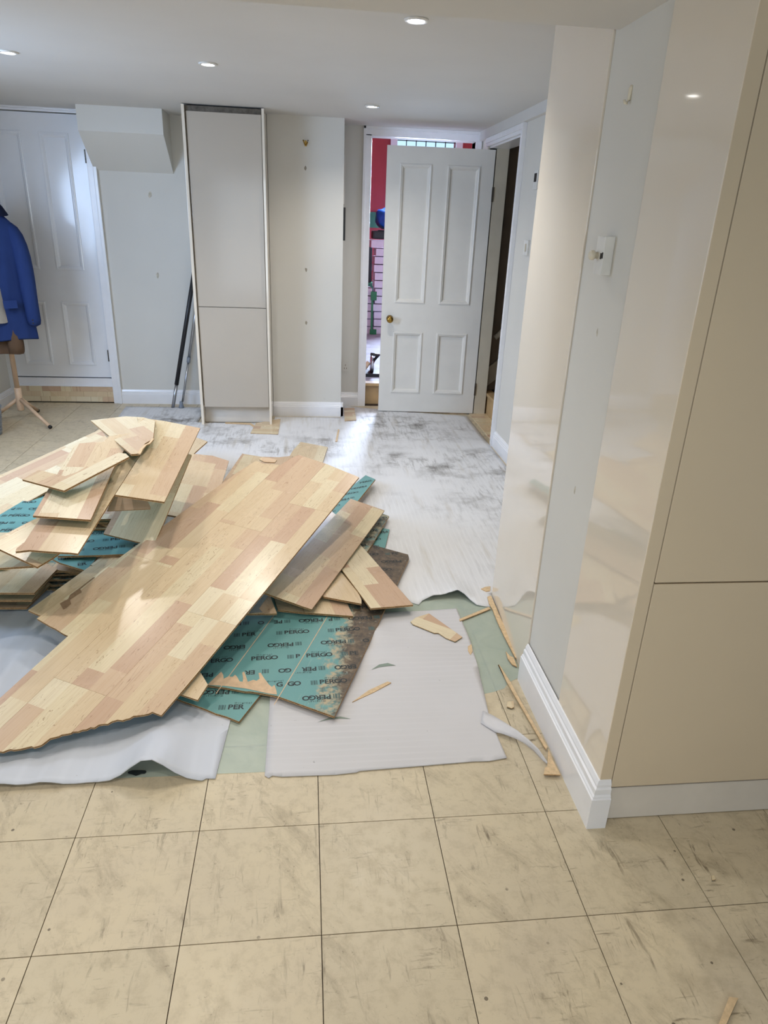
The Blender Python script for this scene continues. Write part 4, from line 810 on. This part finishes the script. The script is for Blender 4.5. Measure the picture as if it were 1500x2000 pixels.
bm = bmesh.new(); garment(bm, [(.93, 0, .01, .055, .05), (.9, 0, .01, .075, .06), (.85, .01, .0, .115, .08), (.80, .01, 0, .145, .095)], 30, .004, 5); bm_obj('collar', bm, 'navy', bl, smooth=True)
bm = bmesh.new(); prism(bm, [(.095, -.158, .27), (.175, -.132, .275), (.178, -.136, .225), (.1, -.163, .22)], (0, -.006, 0)); bm_obj('pocket_flap', bm, 'blue', bl)
bm = bmesh.new(); prism(bm, [(-.02, -.075, .84), (.06, -.085, .80), (.075, -.125, .62), (-.03, -.145, .42), (-.035, -.125, .6)], (0, -.006, 0)); bm_obj('lapel', bm, 'blue', bl)
bm = bmesh.new(); garment(bm, [(.56, -.0, -.05, .03, .05), (.52, .0, -.06, .06, .11), (.4, .005, -.065, .075, .125), (.25, .01, -.065, .08, .13), (.13, .015, -.065, .085, .132)], 36, .008, 12); o = bm_obj('jersey', bm, 'grey', loc=(X0, Y0, .6), smooth=True); tag(o, 'pale grey jersey showing in the opening of the blazer', 'jersey')
br = empty('suede_jacket', (X0, Y0, .5), 'brown suede jacket hanging below the blazer hem', 'jacket')
bm = bmesh.new(); garment(bm, [(.5, -.05, .02, .05, .05), (.45, -.05, .02, .14, .09), (.2, -.04, .02, .15, .11), (.08, -.035, .01, .155, .12), (.03, -.03, .01, .15, .12), (.0, -.03, .01, .145, .115)], 40, .014, 9); b_ = bm_obj('body', bm, 'brown', br, smooth=True); thicken(b_, .005)
bm = bmesh.new(); tube(bm, [(.06, -.05, .4), (.09, -.07, .2), (.1, -.08, .07), (.1, -.085, .01)], [.05, .052, .05, .045], 16); bm_obj('sleeve', bm, 'brown', br, smooth=True)
# grey ribbed bin at the left edge
bn = empty('waste_bin', (-2.23, 3.80, 0), 'grey ribbed bin cut off by the left edge of the picture', 'bin')
bm = bmesh.new(); prof = [(.10, .0), (.112, .004)]
for k in range(8): prof += [(.114+k*.002, .02+k*.018), (.118+k*.002, .027+k*.018), (.114+k*.002, .034+k*.018)]
prof += [(.134, .19), (.138, .195), (.13, .197), (.10, .02)]
lathe(bm, prof, 32); bm_obj('body', bm, 'greyplastic', bn, smooth=False)

# ------------------------------------------------------------------ stair hall behind the open door
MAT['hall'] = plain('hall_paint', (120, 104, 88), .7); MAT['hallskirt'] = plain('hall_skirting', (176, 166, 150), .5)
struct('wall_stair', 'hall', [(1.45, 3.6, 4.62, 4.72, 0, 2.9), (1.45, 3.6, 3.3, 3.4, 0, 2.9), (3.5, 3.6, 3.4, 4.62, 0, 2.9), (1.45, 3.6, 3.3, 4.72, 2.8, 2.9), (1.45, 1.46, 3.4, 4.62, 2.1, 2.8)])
bm = bmesh.new(); prism(bm, [(1.47, 4.6, .20), (3.2, 4.6, 1.6), (3.2, 4.6, 1.76), (1.47, 4.6, .36)], (0, .018, 0)); o = bm_obj('trim_11', bm, 'hallskirt'); o['kind'] = 'structure'
bm = bmesh.new(); tube(bm, [(1.5, 4.55, .62), (1.75, 4.55, .84), (3.0, 4.55, 1.9)], .022, 10); tag(bm_obj('handrail', bm, 'hallskirt', smooth=True), 'sloping handrail on the dark staircase wall', 'handrail')
st = empty('staircase', (1.47, 4.0, 0), 'wooden steps starting behind the open door', 'staircase')
for k in range(5):
    boxes('riser', 'bare_ply', [(k*.24, k*.24+.018, -.6, .6, k*.18, k*.18+.155)], st)
    boxes('tread', 'bare_ply', [(k*.24-.012, k*.24+.26, -.6, .6, k*.18+.155, k*.18+.178)], st, bev=.003)
    boxes('carpet_runner', 'blackplastic', [(k*.24+.06, k*.24+.24, -.6, .6, k*.18+.178, k*.18+.184)], st)
for q, (y0, y1) in enumerate(((3.56, 3.86), (3.862, 4.17), (4.172, 4.48))):
    t = tag(boxes('threshold_board', 'top', [(1.325, 1.468, y0, y1, .0, .007)]), ('nearest', 'middle', 'farthest')[q]+' laminate strip left in the stair doorway', 'floorboard', 'threshold boards')
tag(boxes('threshold_board', 'top', [(1.16, 1.33, 4.49, 4.545, .002, .008)]), 'thin laminate strip left under the open door', 'floorboard')

# ------------------------------------------------------------------ room beyond the far doorway
MAT['red'] = plain('red_wall_paint', (176, 62, 66), .6, var=.1, scale=3); MAT['concrete'] = plain('grey_dusty_floor', (170, 174, 186), .7, var=.16, scale=7)
MAT['boxcard'] = plain('white_carton', (232, 226, 240), .6, var=.04); MAT['green'] = plain('green_plastic', (34, 120, 74), .4); MAT['bluebag'] = plain('blue_plastic_bag', (30, 92, 190), .3, var=.2, scale=20)
MAT['greenpaint'] = plain('green_paint_band', (60, 120, 92), .7)
struct('floor_back_room', 'concrete', [(-.6, 2.9, YB+.12, 8.7, .0, .18)])
rs = struct('trim_12', 'bare_ply', [(BL, BR, YB+.03, YB+.121, .165, .187), (BL, BR, YB+.07, YB+.119, 0, .165)])
rs['label'] = 'bare wooden step up into the back room'
struct('wall_back_room', 'red', [(-.6, 1.08, 8.3, 8.42, .18, 2.9), (1.80, 2.9, 8.3, 8.42, .18, 2.9), (1.08, 1.80, 8.3, 8.42, .18, 1.25), (1.08, 1.80, 8.3, 8.42, 2.65, 2.9), (-.7, -.6, YB+.12, 8.42, .18, 2.9), (2.9, 3.0, 4.9, 8.42, .18, 2.9)])
struct('wall_back_room_base', 'greenpaint', [(-.6, 1.08, 8.28, 8.3, 1.38, 1.56)])
struct('ceiling_back_room', 'ceiling', [(-.7, 3.0, YB+.12, 8.42, 2.9, 3.0)])
struct('wall_back_room_front', 'wall', [(-.7, 3.0, YB+.121, YB+.14, 2.12, 2.9), (-.7, BL-.02, YB+.121, YB+.14, .18, 2.12), (1.6, 3.0, YB+.121, YB+.14, .18, 2.12)])
struct('trim_13', 'trim', [(1.00, 1.08, 8.25, 8.3, 1.2, 2.7), (1.80, 1.88, 8.25, 8.3, 1.2, 2.7), (1.0, 1.88, 8.25, 8.3, 2.65, 2.73)])
MAT['glass'] = None
t = NT('old_window_glass'); t.p(Base_Color=(.8, .9, 1, 1), Roughness=.08)
tr = t.n('ShaderNodeBsdfTransparent', i_0=(.86, .95, 1)); mx = t.n('ShaderNodeMixShader', i_0=.93)
t.t.links.new(t.b.outputs[0], mx.inputs[1]); t.t.links.new(tr.outputs[0], mx.inputs[2]); t.t.links.new(mx.outputs[0], t.out.inputs[0]); MAT['glass'] = t.m
wn = empty('window_3', (1.08, 8.33, 1.25), kind='structure')
lead = [(-.004+k*.12, .004+k*.12, -.012, .012, 0, 1.4) for k in range(7)]+[(0, .72, -.012, .012, -.004+k*.14, .004+k*.14) for k in range(11)]
boxes('lead_bars', 'dark', lead, wn)
for i in range(6):
    for j in range(10): boxes('pane', 'glass', [(i*.12+.004, i*.12+.116, -.002, .002, j*.14+.004, j*.14+.136)], wn)
def carton(x, y, z, w, label): return tag(boxes('carton', 'boxcard', [(-w/2, w/2, -.15, .15, 0, .079)], loc=(x, y, z), bev=.002), label, 'box', 'cartons in the back room')
random.seed(5)
for k in range(12): carton(.95+random.uniform(-.012, .012)-(k == 11)*.03, 7.75+random.uniform(-.01, .01), .18+k*.0875 if 0 else .18+k*.09, .31+.06*(k == 11), ('bottom', 'second', 'third', 'fourth', 'fifth', 'sixth', 'seventh', 'eighth', 'ninth', 'tenth', 'eleventh', 'topmost twelfth')[k]+' white carton of the tall stack seen through the far doorway')
tag(boxes('tool_case', 'blackplastic', [(-.1, .09, -.1, .1, 0, .5)], loc=(.70, 8.05, .75), bev=.01), 'tall black case standing behind the short carton stack', 'case')
tag(boxes('shelf_unit', 'greenpaint', [(-.14, .13, -.12, .12, 0, .568)], loc=(.7, 8.05, .18), bev=.004), 'green painted box carrying the black case', 'box')
for k in range(6): carton(.62+random.uniform(-.01, .01), 7.75, .18+k*.09, .31, ('bottom', 'second', 'third', 'fourth', 'fifth', 'topmost sixth')[k]+' white carton of the short stack beside the far door casing')
bm = bmesh.new(); bmesh.ops.create_icosphere(bm, subdivisions=3, radius=.14)
for v in bm.verts:
    n = math.sin(v.co.x*31+v.co.z*17)*math.sin(v.co.y*27+v.co.x*9); v.co *= 1+.16*n; v.co.z *= .85
tag(bm_obj('plastic_bag', bm, 'bluebag', loc=(.93, 7.75, 1.485), smooth=True), 'crumpled blue plastic bag on top of the white cartons', 'bag')
bm = bmesh.new(); box(bm, -.17, .15, -.12, .12, 0, .09, bev=.02); box(bm, -.1, .1, -.02, .02, .09, .1)
tag(bm_obj('tool_bag', bm, 'blackplastic', loc=(.93, 7.75, 1.263)), 'black tool bag under the blue plastic bag', 'bag')
lv = empty('clamp', (.77, 7.55, .18), 'green upright clamp in front of the white cartons', 'clamp')
boxes('bar', 'green', [(-.012, .012, -.012, .012, .0, .5)], lv, bev=.002); boxes('jaw', 'green', [(-.02, .05, -.015, .015, .40, .5), (-.02, .06, -.015, .015, 0, .06)], lv, bev=.003)
sw = empty('mitre_saw', (.56, 5.15, .18), 'small dark saw on the floor just inside the back room', 'saw')
boxes('base', 'blackplastic', [(-.1, .1, -.1, .1, 0, .03)], sw, bev=.004)
bm = bmesh.new(); lathe(bm, [(.075, -.012), (.078, 0), (.075, .012)], 24, 'x', (0, 0, .09)); bm_obj('blade_guard', bm, 'steel', sw, smooth=True)
bm = bmesh.new(); tube(bm, [(.0, .03, .08), (.02, -.02, .14), (.05, -.08, .19), (-.02, -.1, .2)], .014, 10); bm_obj('handle', bm, 'blackplastic', sw, smooth=True)
bm = bmesh.new(); tube(bm, [(-.08, -.05, .05), (-.03, -.04, .12)], .02, 10); bm_obj('motor', bm, 'oak', sw, smooth=True)
